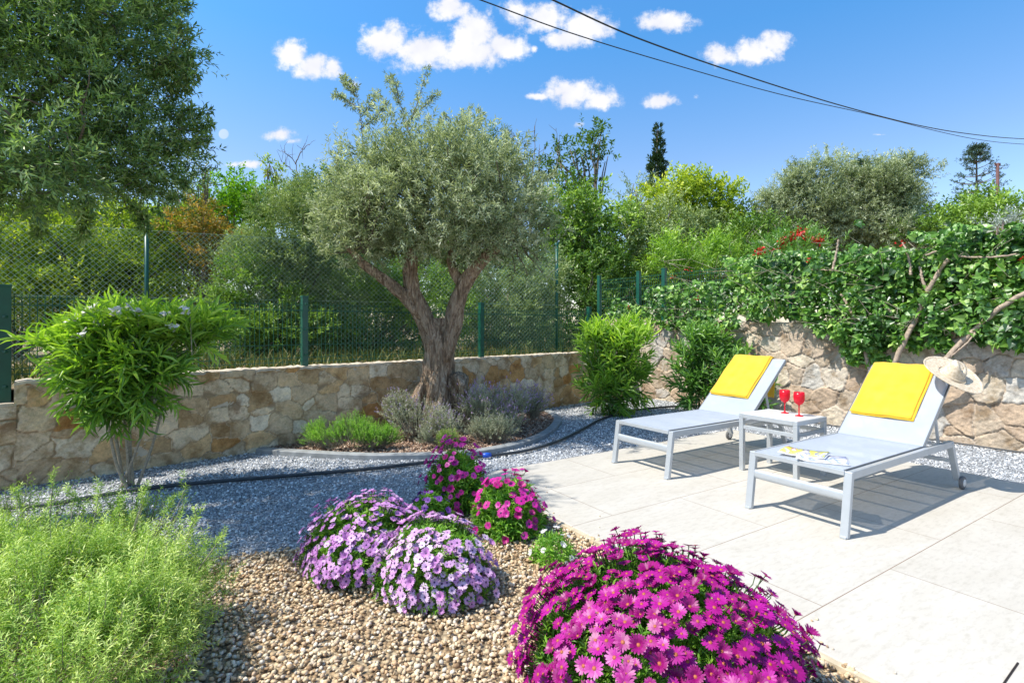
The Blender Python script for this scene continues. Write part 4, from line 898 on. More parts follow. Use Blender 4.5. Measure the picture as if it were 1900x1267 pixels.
# ================================================================ LOW GREY AND GREEN SHRUBS
def sprig_bush(name, label, cat, lobes, nsp, slen, nneed, L, W, lm, seed, group=None, tips=None, up=.9, kind='kite', spread=.75, loc=None, r=.0018, stemm=None, shell=.35, tall=()):
    rg = np.random.default_rng(seed); c0 = np.array(lobes[0][0]); root = thing(name, label, cat, (float(c0[0]), float(c0[1]), -.02), 0, group)
    tot = sum(l[1][0] * l[1][1] + l[1][0] * l[1][2] for l in lobes); Bs, Ds = [], []
    for c, rr in lobes:
        n = int(nsp * (rr[0] * rr[1] + rr[0] * rr[2]) / tot); d = unit(rg.normal(size=(n, 3))); d[:, 2] = np.where(d[:, 2] < -.2, -d[:, 2], d[:, 2])
        k = shell + (1 - shell) * rg.random(n) ** .5; k *= 1 + .14 * noise3(d * 2 + seed, 1.8)
        Bs.append(np.array(c) + d * k[:, None] * np.array(rr) - d * slen * .5); Ds.append(unit(unit(d / np.array(rr)) + np.array([0, 0, up]) + rg.normal(size=(n, 3)) * .35))
    B = np.concatenate(Bs); D = np.concatenate(Ds); B[:, 2] = np.maximum(B[:, 2], .0); kp = noise3(B + seed, 5.5) > -.45; B = B[kp]; D = D[kp]
    tl = slen * rg.uniform(.55, 1.3, len(B)); mb = MB()
    for (q0, q1) in tall:
        nn_ = 9; f_ = np.linspace(0, 1, nn_)[:, None]; qq = q0 + (q1 - q0) * f_; B = np.vstack([B, qq]); D = np.vstack([D, unit(np.repeat((q1 - q0)[None], nn_, 0) * 1.0 + rg.normal(size=(nn_, 3)) * .28 * np.linalg.norm(q1 - q0))]); tl = np.append(tl, np.full(nn_, .055))
    tr = np.clip(.5 + .3 * noise3(B, 9.) + rg.normal(size=len(B)) * .2, 0, 1)
    leafy_twigs(mb, B, D, tl, nneed, L, W, kind, .2, spread, trnd=tr, jit=.2, trange=(.05, 1), tip=.55)
    if tips is not None: # small flower heads at the sprig tips
        sel = rg.random(len(B)) < tips[1]; Tp = (B + D * tl[:, None])[sel]; Dp = D[sel]
        for j in range(6): put_leaves(mb, Tp + Dp * (.006 * j), Dp + rg.normal(size=Dp.shape) * .6, rg.normal(size=Dp.shape), .016, .010, rg.random(len(Tp)), 'kite', 0, 1)
    ms = [lm] + ([tips[0]] if tips else [])
    mb.build('foliage', ms, root)
    st = MB(); S = 4
    idx = rg.integers(0, len(B), min(len(B), 700))
    for i in idx:
        b = B[i]; g0 = np.array([c0[0] * .5 + b[0] * .5, c0[1] * .5 + b[1] * .5, 0.0]) if b[2] < .1 else np.array([b[0] * .75 + c0[0] * .25, b[1] * .75 + c0[1] * .25, b[2] * .45])
        st.tube(np.array([g0, b, b + D[i] * tl[i] * .9]), [r * 1.6, r, r * .5], 4, rnd=rg.random(), caps=False)
    st.build('stems', stemm or M_stemg, root); return root
sprig_bush('rosemary_bush', 'big pale green rosemary bush filling the lower left foreground', 'rosemary bush',
    [((-1.86, 2.0, .12), (.52, .64, .36)), ((-1.58, 2.30, .10), (.32, .34, .30)), ((-2.35, 2.40, .12), (.50, .42, .32)), ((-1.42, 1.8, .06), (.26, .5, .36)), ((-1.95, 2.55, .12), (.3, .25, .29)), ((-1.5, 2.0, .16), (.26, .3, .30))], 6600, .12, 24, .025, .0040, L_rose, 31, up=.75, spread=.95, shell=.45, tall=[(P(a, b, d), P(c, e, d)) for a, b, c, e, d in ((330, 1000, 345, 895, 2.5), (300, 960, 318, 925, 2.6), (95, 960, 98, 890, 2.6), (180, 960, 186, 905, 2.7), (160, 950, 130, 915, 2.7), (365, 1030, 410, 998, 2.35), (350, 1000, 366, 955, 2.4), (262, 950, 268, 912, 2.6), (40, 950, 30, 915, 2.7), (210, 960, 222, 930, 2.6))])
sprig_bush('leggy_shrub', 'sparse dark green shrub with thin tall sprigs behind the rosemary', 'shrub',
    [((-2.75, 2.95, .16), (.50, .30, .26)), ((-2.15, 2.95, .14), (.35, .22, .24))], 520, .20, 18, .022, .005, L_grn, 32)
# single tall sprigs rising from the rosemary
sprig_bush('low_green_shrub', 'bright green low shrub at the left of the olive bed', 'shrub',
    [((-1.75, 5.80, .12), (.50, .28, .24)), ((-2.05, 5.82, .10), (.28, .24, .20)), ((-1.45, 5.75, .08), (.28, .2, .18))], 3000, .09, 20, .016, .004, L_sant, 33)
sprig_bush('lavender', 'silvery grey lavender in front of the olive trunk', 'lavender', [((-1.05, 6.05, .18), (.38, .26, .28)), ((-1.36, 6.3, .26), (.24, .2, .28)), ((-.72, 6.0, .12), (.22, .18, .24))], 1300, .17, 14, .028, .006, L_lav, 34, 'lavender plants under the olive tree', (petal_mat('lavender_bloom', [(.36, .26, .42), (.52, .42, .56)]), .25))
sprig_bush('lavender', 'taller flowering lavender right of the olive trunk', 'lavender', [((-.36, 6.55, .26), (.38, .3, .33)), ((.02, 6.7, .28), (.34, .25, .34)), ((-.1, 6.4, .12), (.3, .2, .2))], 1500, .19, 14, .026, .0055, L_lav, 35, 'lavender plants under the olive tree', (petal_mat('lavender_bloom_two', [(.40, .24, .50), (.56, .40, .60)]), .38))
sprig_bush('lavender', 'thin wispy lavender at the right end of the olive bed', 'lavender', [((.30, 7.2, .18), (.22, .28, .30))], 450, .2, 10, .022, .004, L_lav, 36, 'lavender plants under the olive tree', (petal_mat('lavender_bloom_three', [(.40, .24, .50), (.56, .40, .60)]), .35))
sprig_bush('lavender', 'low grey lavender spreading in front of the trunk to the right', 'lavender', [((-.25, 6.05, .10), (.34, .18, .18)), ((-.85, 5.75, .08), (.22, .12, .16))], 800, .14, 14, .024, .005, L_lav, 38, 'lavender plants under the olive tree')
sprig_bush('santolina', 'small yellow green tuft at the front rim of the olive bed', 'shrub', [((-.70, 5.72, .08), (.13, .11, .14))], 420, .08, 16, .014, .003, L_rose, 37)

# ================================================================ OLEANDERS
def oleander(label, base, stems, lobes, nlv, L, W, lm, seed, flowers=0, fm=None, clear=None, nst=10, tl=.28):
    rg = np.random.default_rng(seed); root = thing('oleander', label, 'oleander', tuple(base), 0, 'oleanders along the walls')
    tot = sum(4 * np.pi / 3 * (r[0] * r[2] + r[1] * r[2] + r[0] * r[1]) for c, r in lobes)
    B, D = sample_lobes(lobes, nlv / tot, .2, -.75, 3, .14)
    B = B - D * tl * .5; zr = np.clip((B[:, 2] - B[:, 2].min()) / (B[:, 2].max() - B[:, 2].min()), 0, 1); D = unit(D * .8 + np.array([0, 0, 1.]) * (zr * 1.7 - (.45 if flowers else -.1))[:, None] + rng.normal(size=B.shape) * .22)
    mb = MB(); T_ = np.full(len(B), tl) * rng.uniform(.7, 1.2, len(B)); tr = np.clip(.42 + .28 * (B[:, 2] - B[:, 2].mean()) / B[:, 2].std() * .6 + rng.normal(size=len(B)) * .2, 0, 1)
    leafy_twigs(mb, B, D, T_, 14, L, W, 'lance', .2, .62, bend=.16, trnd=tr, jit=.16, trange=(.1, 1), tip=.5); mb.build('foliage', lm, root)
    st = MB(); base = np.array(base, float)
    for i, (bo, r) in enumerate(stems):
        tgt = B[rg.integers(0, len(B))]; c = np.array(lobes[i % len(lobes)][0]); c = c * .8 + tgt * .2; c[2] = max(c[2] - .25, base[2] + .3)
        p0 = base + np.array([bo[0], bo[1], -.05]); st.tube(spline(np.array([p0, p0 * .6 + c * .4 + rg.normal(size=3) * .02, c]), 10), np.linspace(r, r * .5, 10), 8, rnd=rg.random())
        for k in range(6):
            q = B[rg.integers(0, len(B))]; st.tube(spline(np.array([c, (c + q) / 2 + rg.normal(size=3) * .03, q]), 6), np.linspace(r * .45, r * .15, 6), 5, rnd=rg.random(), caps=False)
    for i in rg.integers(0, len(B), 60): st.tube(np.array([B[i] - D[i] * .05, B[i] + D[i] * T_[i]]), [.004, .002], 4, rnd=.6, caps=False)
    st.build('stems', M_stemg, root)
    if flowers:
        top = B + D * T_[:, None]; cand = top[top[:, 2] > np.quantile(top[:, 2], .55)]
        cand = cand[np.argsort(cand[:, 1])[:max(flowers * 3, 20)]]
        for i in rg.choice(len(cand), flowers, replace=False):
            mb = MB(); c = cand[i]
            for k in range(7):
                cc = c + rg.normal(size=3) * .018 + [0, 0, .02]; nn = unit(np.array([rg.normal() * .4, -.5, .8])); M = frame(nn, rg.random() * 6)
                for a in range(5):
                    dr = M @ np.array([math.cos(a * 1.2566), math.sin(a * 1.2566), .15]); put_leaves(mb, cc[None], dr[None], nn[None], .032, .028, np.array([rg.random()]), 'kite')
            mb.build('flower_cluster', fm, root)
    return root
oleander('white flowering oleander with bare forked stems at the left', G(237, 897), [((-.03, 0), .016), ((.03, .02), .017), ((.06, .02), .014), ((.02, -.02), .016), ((-.05, -.02), .013), ((0, .02), .015)],
   [((-3.46, 4.32, 1.12), (.30, .36, .16)), ((-3.15, 4.36, 1.22), (.40, .40, .18)), ((-2.68, 4.42, 1.20), (.32, .34, .15)), ((-3.32, 4.25, .90), (.24, .30, .20)), ((-2.98, 4.28, .94), (.26, .28, .20)), ((-3.2, 4.28, 1.05), (.4, .34, .2)), ((-3.22, 4.28, .74), (.26, .22, .16))], 470, .16, .027, L_olead, 41, 15, MP_wht)
oleander('dense bright green oleander in the wall corner', G(1130, 765), [((0, 0), .02), ((.08, .05), .018), ((-.07, .04), .018), ((.02, -.06), .016), ((.1, -.04), .014)],
   [((1.62, 8.15, .90), (.48, .42, .45)), ((1.32, 8.1, .52), (.30, .34, .42)), ((1.85, 8.2, .50), (.38, .34, .42)), ((1.85, 8.15, 1.08), (.38, .34, .30)), ((1.28, 8.1, 1.05), (.26, .3, .30)), ((1.6, 8.0, .30), (.36, .3, .34)), ((1.35, 8.0, .25), (.3, .3, .28))], 330, .19, .032, L_olead, 42)
oleander('darker oleander against the tall wall, left of the farther lounger', G(1305, 752), [((0, 0), .02), ((.08, -.03), .018), ((-.07, -.03), .018), ((.12, -.06), .014)],
   [((3.15, 8.3, .80), (.50, .30, .40)), ((2.90, 8.35, .45), (.34, .28, .38)), ((3.45, 8.05, .52), (.38, .28, .38)), ((3.0, 8.35, 1.02), (.36, .26, .26)), ((3.6, 7.9, .30), (.26, .2, .3)), ((3.1, 8.2, .25), (.4, .25, .25))], 320, .18, .034, L_olead2, 43)

# ================================================================ OLIVE TREES
def bark_mat():
    m, nt, out = mat('olive_bark'); t = N(nt, 'ShaderNodeTexCoord'); mp = N(nt, 'ShaderNodeMapping', {'Vector': t.outputs['Object'], 'Scale': (9, 9, 2.0)})
    n1 = N(nt, 'ShaderNodeTexNoise', {'Vector': mp.outputs[0], 'Scale': 2.6, 'Detail': 9.0, 'Roughness': .7, 'Distortion': 1.2}); n2 = N(nt, 'ShaderNodeTexVoronoi', {'Vector': mp.outputs[0], 'Scale': 3.0}, feature='DISTANCE_TO_EDGE')
    c = ramp(nt, n1.outputs[0], [(.32, (.10, .065, .04)), (.45, (.27, .185, .12)), (.56, (.48, .36, .25)), (.70, (.64, .52, .40))])
    h = N(nt, 'ShaderNodeMath', {0: n1.outputs[0], 1: n2.outputs[0]}, operation='ADD'); bp = N(nt, 'ShaderNodeBump', {'Strength': 1.0, 'Distance': .06, 'Height': h.outputs[0]})
    b = N(nt, 'ShaderNodeBsdfPrincipled', {'Base Color': c, 'Roughness': .9, 'Specular IOR Level': .2, 'Normal': bp.outputs[0]}); nt.links.new(b.outputs[0], out.inputs[0]); return m
M_obark = bark_mat()
def gnarl(ph, a=.14):
    def f(s, th):
        return 1 + a * np.sin(3 * th + 5 * s + ph) + .09 * np.sin(7 * th - 9 * s + ph * 2 + 2 * np.sin(8 * s)) + .05 * np.sin(13 * th + 17 * s) + .05 * np.sin(23 * s + 2 * th + ph) + .03 * np.sin(19 * th - 31 * s)
    return f
YO = 6.62
def PO(u, v, Y=YO): return P(u, v, Y)
root = thing('olive_tree', 'gnarled old olive tree with forked trunk in the middle of the bed', 'olive tree', tuple(G(812, 802)))
mb = MB()
tr0 = spline(np.array([PO(815, 812), PO(812, 770), PO(810, 720), PO(812, 670), PO(815, 625), PO(815, 590)]), 50)
mb.tube(tr0, np.interp(np.linspace(0, 1, 50), [0, .12, .35, .6, .8, 1], [.36, .27, .205, .18, .165, .09]), 40, warp=gnarl(.5))
for (du, ph) in ((-42, 1), (45, 2.2), (10, 4)): # root flares and burls
    mb.tube(spline(np.array([PO(812 + du * .4, 700), PO(812 + du, 755, YO - .12 + .06 * ph), PO(812 + du * 1.35, 812, YO - .16 + .07 * ph)]), 20), np.linspace(.07, .15, 20), 20, warp=gnarl(ph, .2))
mb.tube(spline(np.array([PO(846, 690), PO(854, 725), PO(850, 765)]), 14), [.03, .06, .09, .11, .12, .12, .11, .10, .09, .09, .08, .07, .05, .03], 18, warp=gnarl(3, .25))
mb.build('trunk', M_obark, root)
def limb(pts, r0, r1, ph, nn=26):
    mb = MB(); K = 40; mb.tube(spline(np.array(pts), K), np.linspace(r0, r1, K), nn, warp=gnarl(ph, .10)); mb.build('limb', M_obark, root)
limb([PO(812, 660), PO(795, 610, YO - .05), PO(770, 555, YO - .1), PO(760, 510, YO - .12), PO(766, 465, YO - .1), PO(785, 420), PO(790, 370)], .125, .045, 1)
limb([PO(822, 665), PO(838, 610, YO - .04), PO(848, 560, YO - .06), PO(868, 515, YO - .1), PO(900, 478, YO - .12), PO(940, 445, YO - .1), PO(965, 410)], .125, .045, 2)
limb([PO(778, 580, YO - .1), PO(750, 550, YO - .16), PO(715, 520, YO - .2), PO(675, 490, YO - .22), PO(645, 455, YO - .2)], .085, .035, 3, 20)
limb([PO(858, 530, YO - .06), PO(838, 490, YO - .05), PO(845, 440), PO(860, 380)], .07, .03, 4, 16)
OL = [(800, 385, 150, 80), (700, 400, 85, 72), (900, 385, 100, 72), (830, 330, 120, 50), (700, 325, 58, 46), (945, 410, 62, 58), (825, 440, 95, 34), (645, 425, 45, 46), (925, 325, 50, 36), (735, 440, 55, 32), (985, 395, 28, 44), (665, 360, 36, 44), (672, 468, 40, 26), (975, 470, 30, 42), (865, 468, 50, 26), (1008, 430, 22, 40), (618, 440, 24, 28), (735, 290, 40, 34), (870, 290, 50, 34)]
Lb = plx([(l[0], l[1], l[2], l[3], YO - .1, .95 * min(1.25, l[2] / 95)) for l in OL], YO)
tot = sum(4 * np.pi / 3 * (r[0] * r[2] + r[1] * r[2] + r[0] * r[1]) for c, r in Lb)
B, D = sample_lobes(Lb, 6600 / tot, .35, -.55, 2.6, .30, .13)
D = unit(D + np.array([0, 0, .45]) + rng.normal(size=B.shape) * .4)
mb = MB(); tr = np.clip(.5 + .3 * noise3(B, 5.) + rng.normal(size=len(B)) * .2, 0, 1)
leafy_twigs(mb, B, D, rng.uniform(.10, .28, len(B)), 12, .064, .016, 'kite', .3, .7, mode='opp', trnd=tr, tip=.3)
shoots = [[(690, 330), (675, 270), (668, 210), (655, 150)], [(668, 240), (700, 215), (716, 190)], [(665, 200), (640, 185), (622, 175)], [(672, 215), (690, 190), (700, 175)], [(660, 180), (648, 160), (640, 148)],
          [(775, 320), (760, 250), (745, 200), (722, 160)], [(755, 240), (775, 190), (792, 128)], [(765, 220), (790, 195), (812, 175)], [(740, 190), (735, 160), (722, 145)], [(790, 300), (812, 250), (825, 215)],
          [(870, 330), (868, 270), (872, 205)], [(868, 260), (885, 235), (892, 210)], [(866, 250), (856, 235), (860, 215)], [(920, 320), (935, 280), (940, 255)], [(640, 350), (625, 310), (632, 270)], [(720, 310), (722, 270), (735, 245)], [(830, 300), (840, 262), (836, 235)],
          [(620, 420), (590, 390), (575, 370)], [(985, 350), (1010, 330), (1030, 320)]]
sm = MB(); bb, dd_ = [], []
for s in shoots:
    q = spline(np.array([PO(u, v, YO - .2 + .3 * rng.random()) for u, v in s]), 26); sm.tube(q, np.linspace(.007, .0025, 26), 5, rnd=.4, caps=False)
    for k in range(3, 26): bb.append(q[k]); dd_.append(unit(q[min(k + 1, 25)] - q[k - 1]) * .8 + rng.normal(size=3) * .55)
leafy_twigs(mb, np.repeat(np.array(bb), 3, 0) + rng.normal(size=(len(bb) * 3, 3)) * .015, np.repeat(np.array(dd_), 3, 0) + rng.normal(size=(len(bb) * 3, 3)) * .7, np.full(len(bb) * 3, .05), 4, .055, .0145, 'kite', .3, .7, mode='opp')
mb.build('crown', L_olive, root)
tips_ = B[rng.integers(0, len(B), 150)]; src = [PO(790, 400), PO(940, 430), PO(680, 470, YO - .2), PO(850, 400), PO(765, 460)]
for q in tips_:
    s0 = min(src, key=lambda a: np.linalg.norm(a - q)); skeleton(sm, s0, [q], .018, K=6, n=5)
sm.build('branches', M_bark, root)

# near olive, mostly outside the frame at the left
nb_ = (-4.05, 3.35)
root = thing('olive_tree', 'dark green olive crown hanging into the upper left corner', 'olive tree', (nb_[0], nb_[1], -.02))
NL = [(130, 180, 160, 150, 3.5, .8), (40, 50, 190, 150, 3.6, .9), (215, 55, 75, 100, 3.7, .5), (240, 235, 64, 78, 3.65, .42), (100, 300, 130, 72, 3.2, .6), (-90, 200, 150, 200, 3.3, .8), (190, 310, 70, 50, 3.6, .4), (-40, 330, 110, 50, 3.1, .5), (40, -120, 230, 130, 3.6, .9)]
Lb = plx(NL, 3.4); tot = sum(4 * np.pi / 3 * (r[0] * r[2] + r[1] * r[2] + r[0] * r[1]) for c, r in Lb)
B, D = sample_lobes(Lb, 7600 / tot, .3, -.6, 3.2, .30, .12)
D = unit(D + np.array([.1, 0, .15]) + rng.normal(size=B.shape) * .4)
mb = MB(); tr = np.clip(.42 + .3 * noise3(B, 6.) + rng.normal(size=len(B)) * .2, 0, 1)
leafy_twigs(mb, B, D, rng.uniform(.09, .24, len(B)), 12, .048, .0125, 'kite', .3, .7, mode='opp', trnd=tr, tip=.3)
bb, dd_ = [], []; sm = MB()
for s in [[(285, 130), (318, 95), (338, 40)], [(250, 30), (290, 10), (330, -5)], [(290, 200), (330, 215), (352, 200)], [(280, 330), (320, 330), (345, 345)], [(270, 280), (320, 262), (372, 268)], [(240, 380), (262, 400), (270, 425)], [(60, 370), (75, 410), (70, 435)], [(300, 160), (332, 150), (352, 125)], [(290, 250), (340, 235), (383, 205)], [(300, 290), (345, 280), (382, 255)], [(280, 150), (320, 110), (345, 60)], [(270, 60), (310, 30), (350, 12)], [(260, 350), (300, 360), (330, 370)], [(310, 180), (345, 165), (362, 140)], [(330, 240), (365, 240), (386, 232)], [(150, 370), (160, 410), (150, 440)], [(300, 120), (335, 130), (350, 105)]]:
    q = spline(np.array([P(u, v, 3.6 + .2 * rng.random()) for u, v in s]), 22); sm.tube(q, np.linspace(.005, .002, 22), 5, rnd=.4, caps=False)
    for k in range(0, 22): bb.append(q[k]); dd_.append(unit(q[min(k + 1, 21)] - q[max(k - 1, 0)]) * .8 + rng.normal(size=3) * .5)
leafy_twigs(mb, np.repeat(np.array(bb), 4, 0), np.repeat(np.array(dd_), 4, 0) + rng.normal(size=(len(bb) * 4, 3)) * .7, np.full(len(bb) * 4, .04), 4, .046, .0115, 'lance', .3, .7, mode='opp')
mb.build('crown', L_olive_near, root)
tk = MB(); tk.tube(spline(np.array([[nb_[0], nb_[1], -.05], [nb_[0] + .05, nb_[1], .6], [nb_[0] - .02, nb_[1] + .05, 1.3], [nb_[0] + .1, nb_[1] + .1, 2.0]]), 40), np.linspace(.22, .13, 40), 28, warp=gnarl(2)); tk.build('trunk', M_obark, root)
c0 = np.array([nb_[0] + .1, nb_[1] + .1, 1.95]); mains = [c for c, r in Lb[:7]]; skeleton(sm, c0, mains, .05, n=8)
for q in B[rng.integers(0, len(B), 110)]:
    s0 = min(mains, key=lambda a: np.linalg.norm(a - q)); s0 = s0 + (q - s0) * rng.uniform(.25, .7) + rng.normal(size=3) * .08; skeleton(sm, s0, [q], .008, K=6, n=5)
sm.build('branches', M_bark, root)

# ================================================================ CLIMBER on the tall wall
def onwall(u, v, off):     # point on a vertical plane parallel to the tall wall, off metres in front
    k = (np.asarray(u, float) - U0) / FPX; p = WR0 + WRN * np.asarray(off, float)[..., None] if np.ndim(off) else WR0 + WRN * off
    px, py = (p[..., 0], p[..., 1]); t = (k * py - px) / (WRD[0] - k * WRD[1]); Y = py + WRD[1] * t
    return np.stack([px + WRD[0] * t, Y, HC + (V0 - np.asarray(v, float)) / FPX * Y], -1)
root = thing('climber', 'heart leaved green climber spilling over the tall stone wall', 'climbing plant', tuple(onwall(1630, 800, .1) * [1, 1, 0]))
n = 52000; u = rng.uniform(1120, 2080, n); v = rng.uniform(400, 720, n)
topb = np.interp(u, [1120, 1190, 1240, 1330, 1420, 1500, 1600, 1680, 1760, 1900, 2080], [578, 565, 525, 500, 470, 458, 445, 440, 425, 412, 400])
botb = np.interp(u, [1120, 1200, 1240, 1540, 1560, 1575, 1660, 1675, 1740, 1775, 1800, 1900, 2080], [592, 596, 600, 603, 625, 690, 700, 640, 650, 690, 655, 650, 660])
nzv = noise3(np.stack([u / 40, v / 40, 0 * u], 1), 1.3)
k = (v > topb + 26 * nzv) & (v < botb + 16 * nzv)
low = (v > 600) & (u > 1560); k &= ~(low & (noise3(np.stack([u / 34, v / 34, 0 * u], 1), 1.1) < -.30))
u, v = u[k], v[k]; off = np.where(v > 596, rng.uniform(.03, .26, len(u)), rng.uniform(-.55, .26, len(u)))
bp_ = onwall(u, v, off) ; off += 0.13 * noise3(bp_, 4.2) + .07 * noise3(bp_, 11)
B = onwall(u, v, off); n = len(B)
D = unit(WRN * .45 + np.array([0, 0, -.45]) + WRD * rng.normal(size=(n, 1)) * .6 + rng.normal(size=(n, 3)) * .45)
Nn = unit(WRN * .5 + np.array([0, 0, .5]) + rng.normal(size=(n, 3)) * .75)
L = .036 + .075 * rng.random(n) ** 2.6; mb = MB()
put_leaves(mb, B, D, Nn, L, L * .92, np.clip(.5 + .3 * noise3(B, 5) + rng.normal(size=n) * .2, 0, 1), 'heart', .1)
mb.build('foliage', L_vine, root)
def vstem(pl, r0, r1, name='stem'):
    mb = MB(); q = spline(np.array([onwall(a, b, c - .10 if b < 640 else c) for a, b, c in pl]), 30); q[1:-1] += rng.normal(size=(28, 3)) * .003; mb.tube(q, np.linspace(r0, r1, 30), 9); mb.build(name, M_rbark, root)
vstem([(1640, 790, .1), (1622, 720, .16), (1606, 655, .2), (1598, 620, .2)], .030, .018)
vstem([(1645, 792, .1), (1655, 700, .24), (1672, 645, .28), (1700, 590, .30), (1722, 540, .32), (1745, 500, .33), (1760, 480, .33)], .035, .020)
vstem([(1722, 545, .32), (1712, 520, .32), (1706, 495, .3)], .018, .012)
vstem([(1650, 792, .12), (1700, 720, .26), (1755, 665, .32), (1810, 610, .36), (1860, 568, .38), (1900, 545, .38), (1990, 500, .36)], .034, .022)
vstem([(1752, 672, .31), (1790, 640, .34), (1815, 610, .35)], .010, .008)
vstem([(1718, 474, .3), (1745, 466, .34), (1775, 474, .34), (1830, 478, .34), (1890, 471, .3)], .014, .010)
vstem([(1590, 605, .2), (1575, 570, .25), (1560, 545, .26)], .022, .014)
vstem([(1658, 590, .25), (1645, 570, .28), (1632, 552, .26)], .018, .012)
vstem([(1545, 500, .3), (1552, 470, .3), (1556, 445, .3)], .018, .012)
vstem([(1690, 510, .3), (1686, 480, .3), (1675, 450, .28)], .016, .010)
vstem([(1720, 585, .33), (1760, 570, .35), (1800, 555, .33)], .006, .004)
vstem([(1500, 500, .28), (1530, 501, .3), (1560, 503, .28)], .008, .006)
tw = MB()
for k in range(130):
    a_ = rng.uniform(1240, 1960); b_ = rng.uniform(450, 640); q = spline(np.array([onwall(a_, b_, .12), onwall(a_ + rng.normal() * 18, b_ - rng.uniform(0, 22), .24), onwall(a_ + rng.normal() * 34, b_ - rng.uniform(-15, 45), .30)]), 8)
    tw.tube(q, np.linspace(.004, .0018, 8), 5, rnd=rng.random(), caps=False)
tw.build('twigs', M_stemg, root)
rd = petal_mat('red_bloom', [(.55, .02, .015), (.70, .05, .03)])
for (a, b) in ((1250, 515), (1672, 452), (1165, 572), (1276, 500), (1895, 487), (1293, 554), (1500, 482), (1411, 462)):
    mb = MB(); c = onwall(a, b, .28)
    for k in range(8): put_leaves(mb, (c + rng.normal(size=3) * .02)[None], unit(rng.normal(size=3) + [0, -.6, .6])[None], rng.normal(size=(1, 3)), .035, .022, rng.random(1), 'kite')
    mb.build('flower_cluster', rd, root)

# ================================================================ BACKGROUND PLANTS
LG = 'shrubs growing behind the garden fence'
bush('hedge_shrub', 'yellow green shrub behind the fence at the far left edge', 'shrub', [(20, 470, 130, 75), (60, 560, 130, 80), (-90, 500, 110, 90)], 9.0, L_ylw, group=LG)
bush('hedge_shrub', 'yellow green shrub behind the white oleander', 'shrub', [(200, 455, 110, 65), (230, 550, 120, 85), (140, 520, 90, 80)], 9.4, L_ylw, group=LG)
bush('hedge_shrub', 'green shrub with yellow tips left of the orange shrub', 'shrub', [(320, 445, 70, 55), (330, 540, 100, 90), (290, 420, 50, 35)], 10.4, L_ylw, group=LG)
bush('orange_shrub', 'orange brown leaved shrub behind the tall round post', 'shrub', [(385, 440, 62, 52), (345, 410, 45, 28), (410, 480, 50, 45)], 9.6, L_orng, group=LG, cover=2.4)
bush('grey_shrub', 'grey green wispy shrub left of the olive tree', 'shrub', [(530, 450, 80, 90), (590, 420, 75, 70), (500, 540, 90, 90), (590, 560, 90, 80)], 8.8, L_grey, asp=.26, group=LG, nl=10)
bush('grey_shrub', 'green shrub touching the wire mesh behind the first fence post', 'shrub', [(460, 570, 80, 80), (540, 610, 90, 55), (420, 620, 60, 45)], 8.2, L_grn, group=LG, asp=.3)
bush('green_shrub', 'dark green shrub seen behind the olive trunk', 'shrub', [(700, 590, 100, 70), (780, 560, 90, 90), (640, 620, 80, 50)], 9.6, L_grn, group=LG, asp=.3)
bush('green_shrub', 'loose green shrub right of the olive trunk behind the fence', 'shrub', [(930, 560, 80, 70), (985, 600, 70, 55), (900, 620, 70, 45), (1000, 520, 50, 60)], 10.6, L_grey, group=LG, asp=.26)
bush('green_shrub', 'dense dark shrub behind the fence corner', 'shrub', [(1080, 570, 80, 80), (1130, 540, 60, 80), (1040, 620, 60, 40)], 13.0, L_dark, group=LG)
bush('broadleaf_tree', 'bright green rounded tree above the orange shrub', 'tree', [(445, 362, 55, 35), (410, 385, 34, 30), (480, 385, 36, 32), (445, 405, 55, 35)], 19, L_brt, part=('crown', 'trunk'), asp=.55, leaf=.007, gap=-.5)
bush('wispy_tree', 'thin grey blue tree beside the near olive crown', 'tree', [(368, 345, 32, 45), (345, 375, 34, 30), (380, 320, 14, 30)], 17, L_grey, part=('crown', 'trunk'), asp=.3, cover=.9, gap=-.2)
bush('small_tree', 'small tuft topped tree left of the bare tree', 'tree', [(502, 308, 12, 8), (506, 330, 10, 12)], 20, L_ylw, part=('crown', 'trunk'), cover=1.6)
bush('tree', 'dark green tree behind the left side of the olive crown', 'tree', [(590, 380, 70, 45), (545, 400, 60, 35), (640, 360, 40, 50)], 17, L_dark, part=('crown', 'trunk'))
bush('tree', 'broad dark green tree right of the olive crown', 'tree', [(1080, 430, 72, 60), (1130, 470, 62, 70), (1040, 400, 50, 70), (1060, 500, 70, 70), (1100, 390, 40, 35)], 14, L_grn, part=('crown', 'trunk'), asp=.5)
bush('tall_tree', 'tall open tree with leafy top right of the olive', 'tree', [(1112, 258, 32, 24), (1085, 285, 28, 18), (1128, 290, 14, 22), (1030, 295, 26, 26), (1048, 335, 24, 22), (1098, 345, 16, 30), (1000, 330, 25, 30)], 18, L_dark, part=('crown', 'trunk'), asp=.5, cover=1.9, gap=-.25, basexy=P(1095, 0, 18)[:2], rough=.25)
bush('tree', 'dark tuft of tree just above the olive crown', 'tree', [(925, 275, 24, 20), (900, 290, 20, 20), (945, 300, 24, 24)], 16, L_dark, part=('crown', 'trunk'), cover=1.6, asp=.3)
bush('yellow_tree', 'yellow green tree below the tall cypress', 'tree', [(1265, 385, 75, 48), (1225, 400, 50, 45), (1310, 395, 48, 48), (1335, 355, 26, 18), (1350, 420, 28, 28), (1280, 350, 50, 22)], 16, L_ylw, part=('crown', 'trunk'), asp=.5)
bush('grey_shrub', 'grey green shrub in front of the yellow green tree', 'shrub', [(1235, 425, 68, 42), (1200, 450, 55, 40), (1290, 440, 50, 40)], 14, L_grey, asp=.4)
bush('wispy_tree', 'faint grey wispy tree left of the yellow green tree', 'tree', [(1178, 365, 26, 36), (1160, 390, 22, 30), (1205, 375, 20, 30)], 20, L_grey, part=('crown', 'trunk'), cover=.9, gap=-.1, asp=.25)
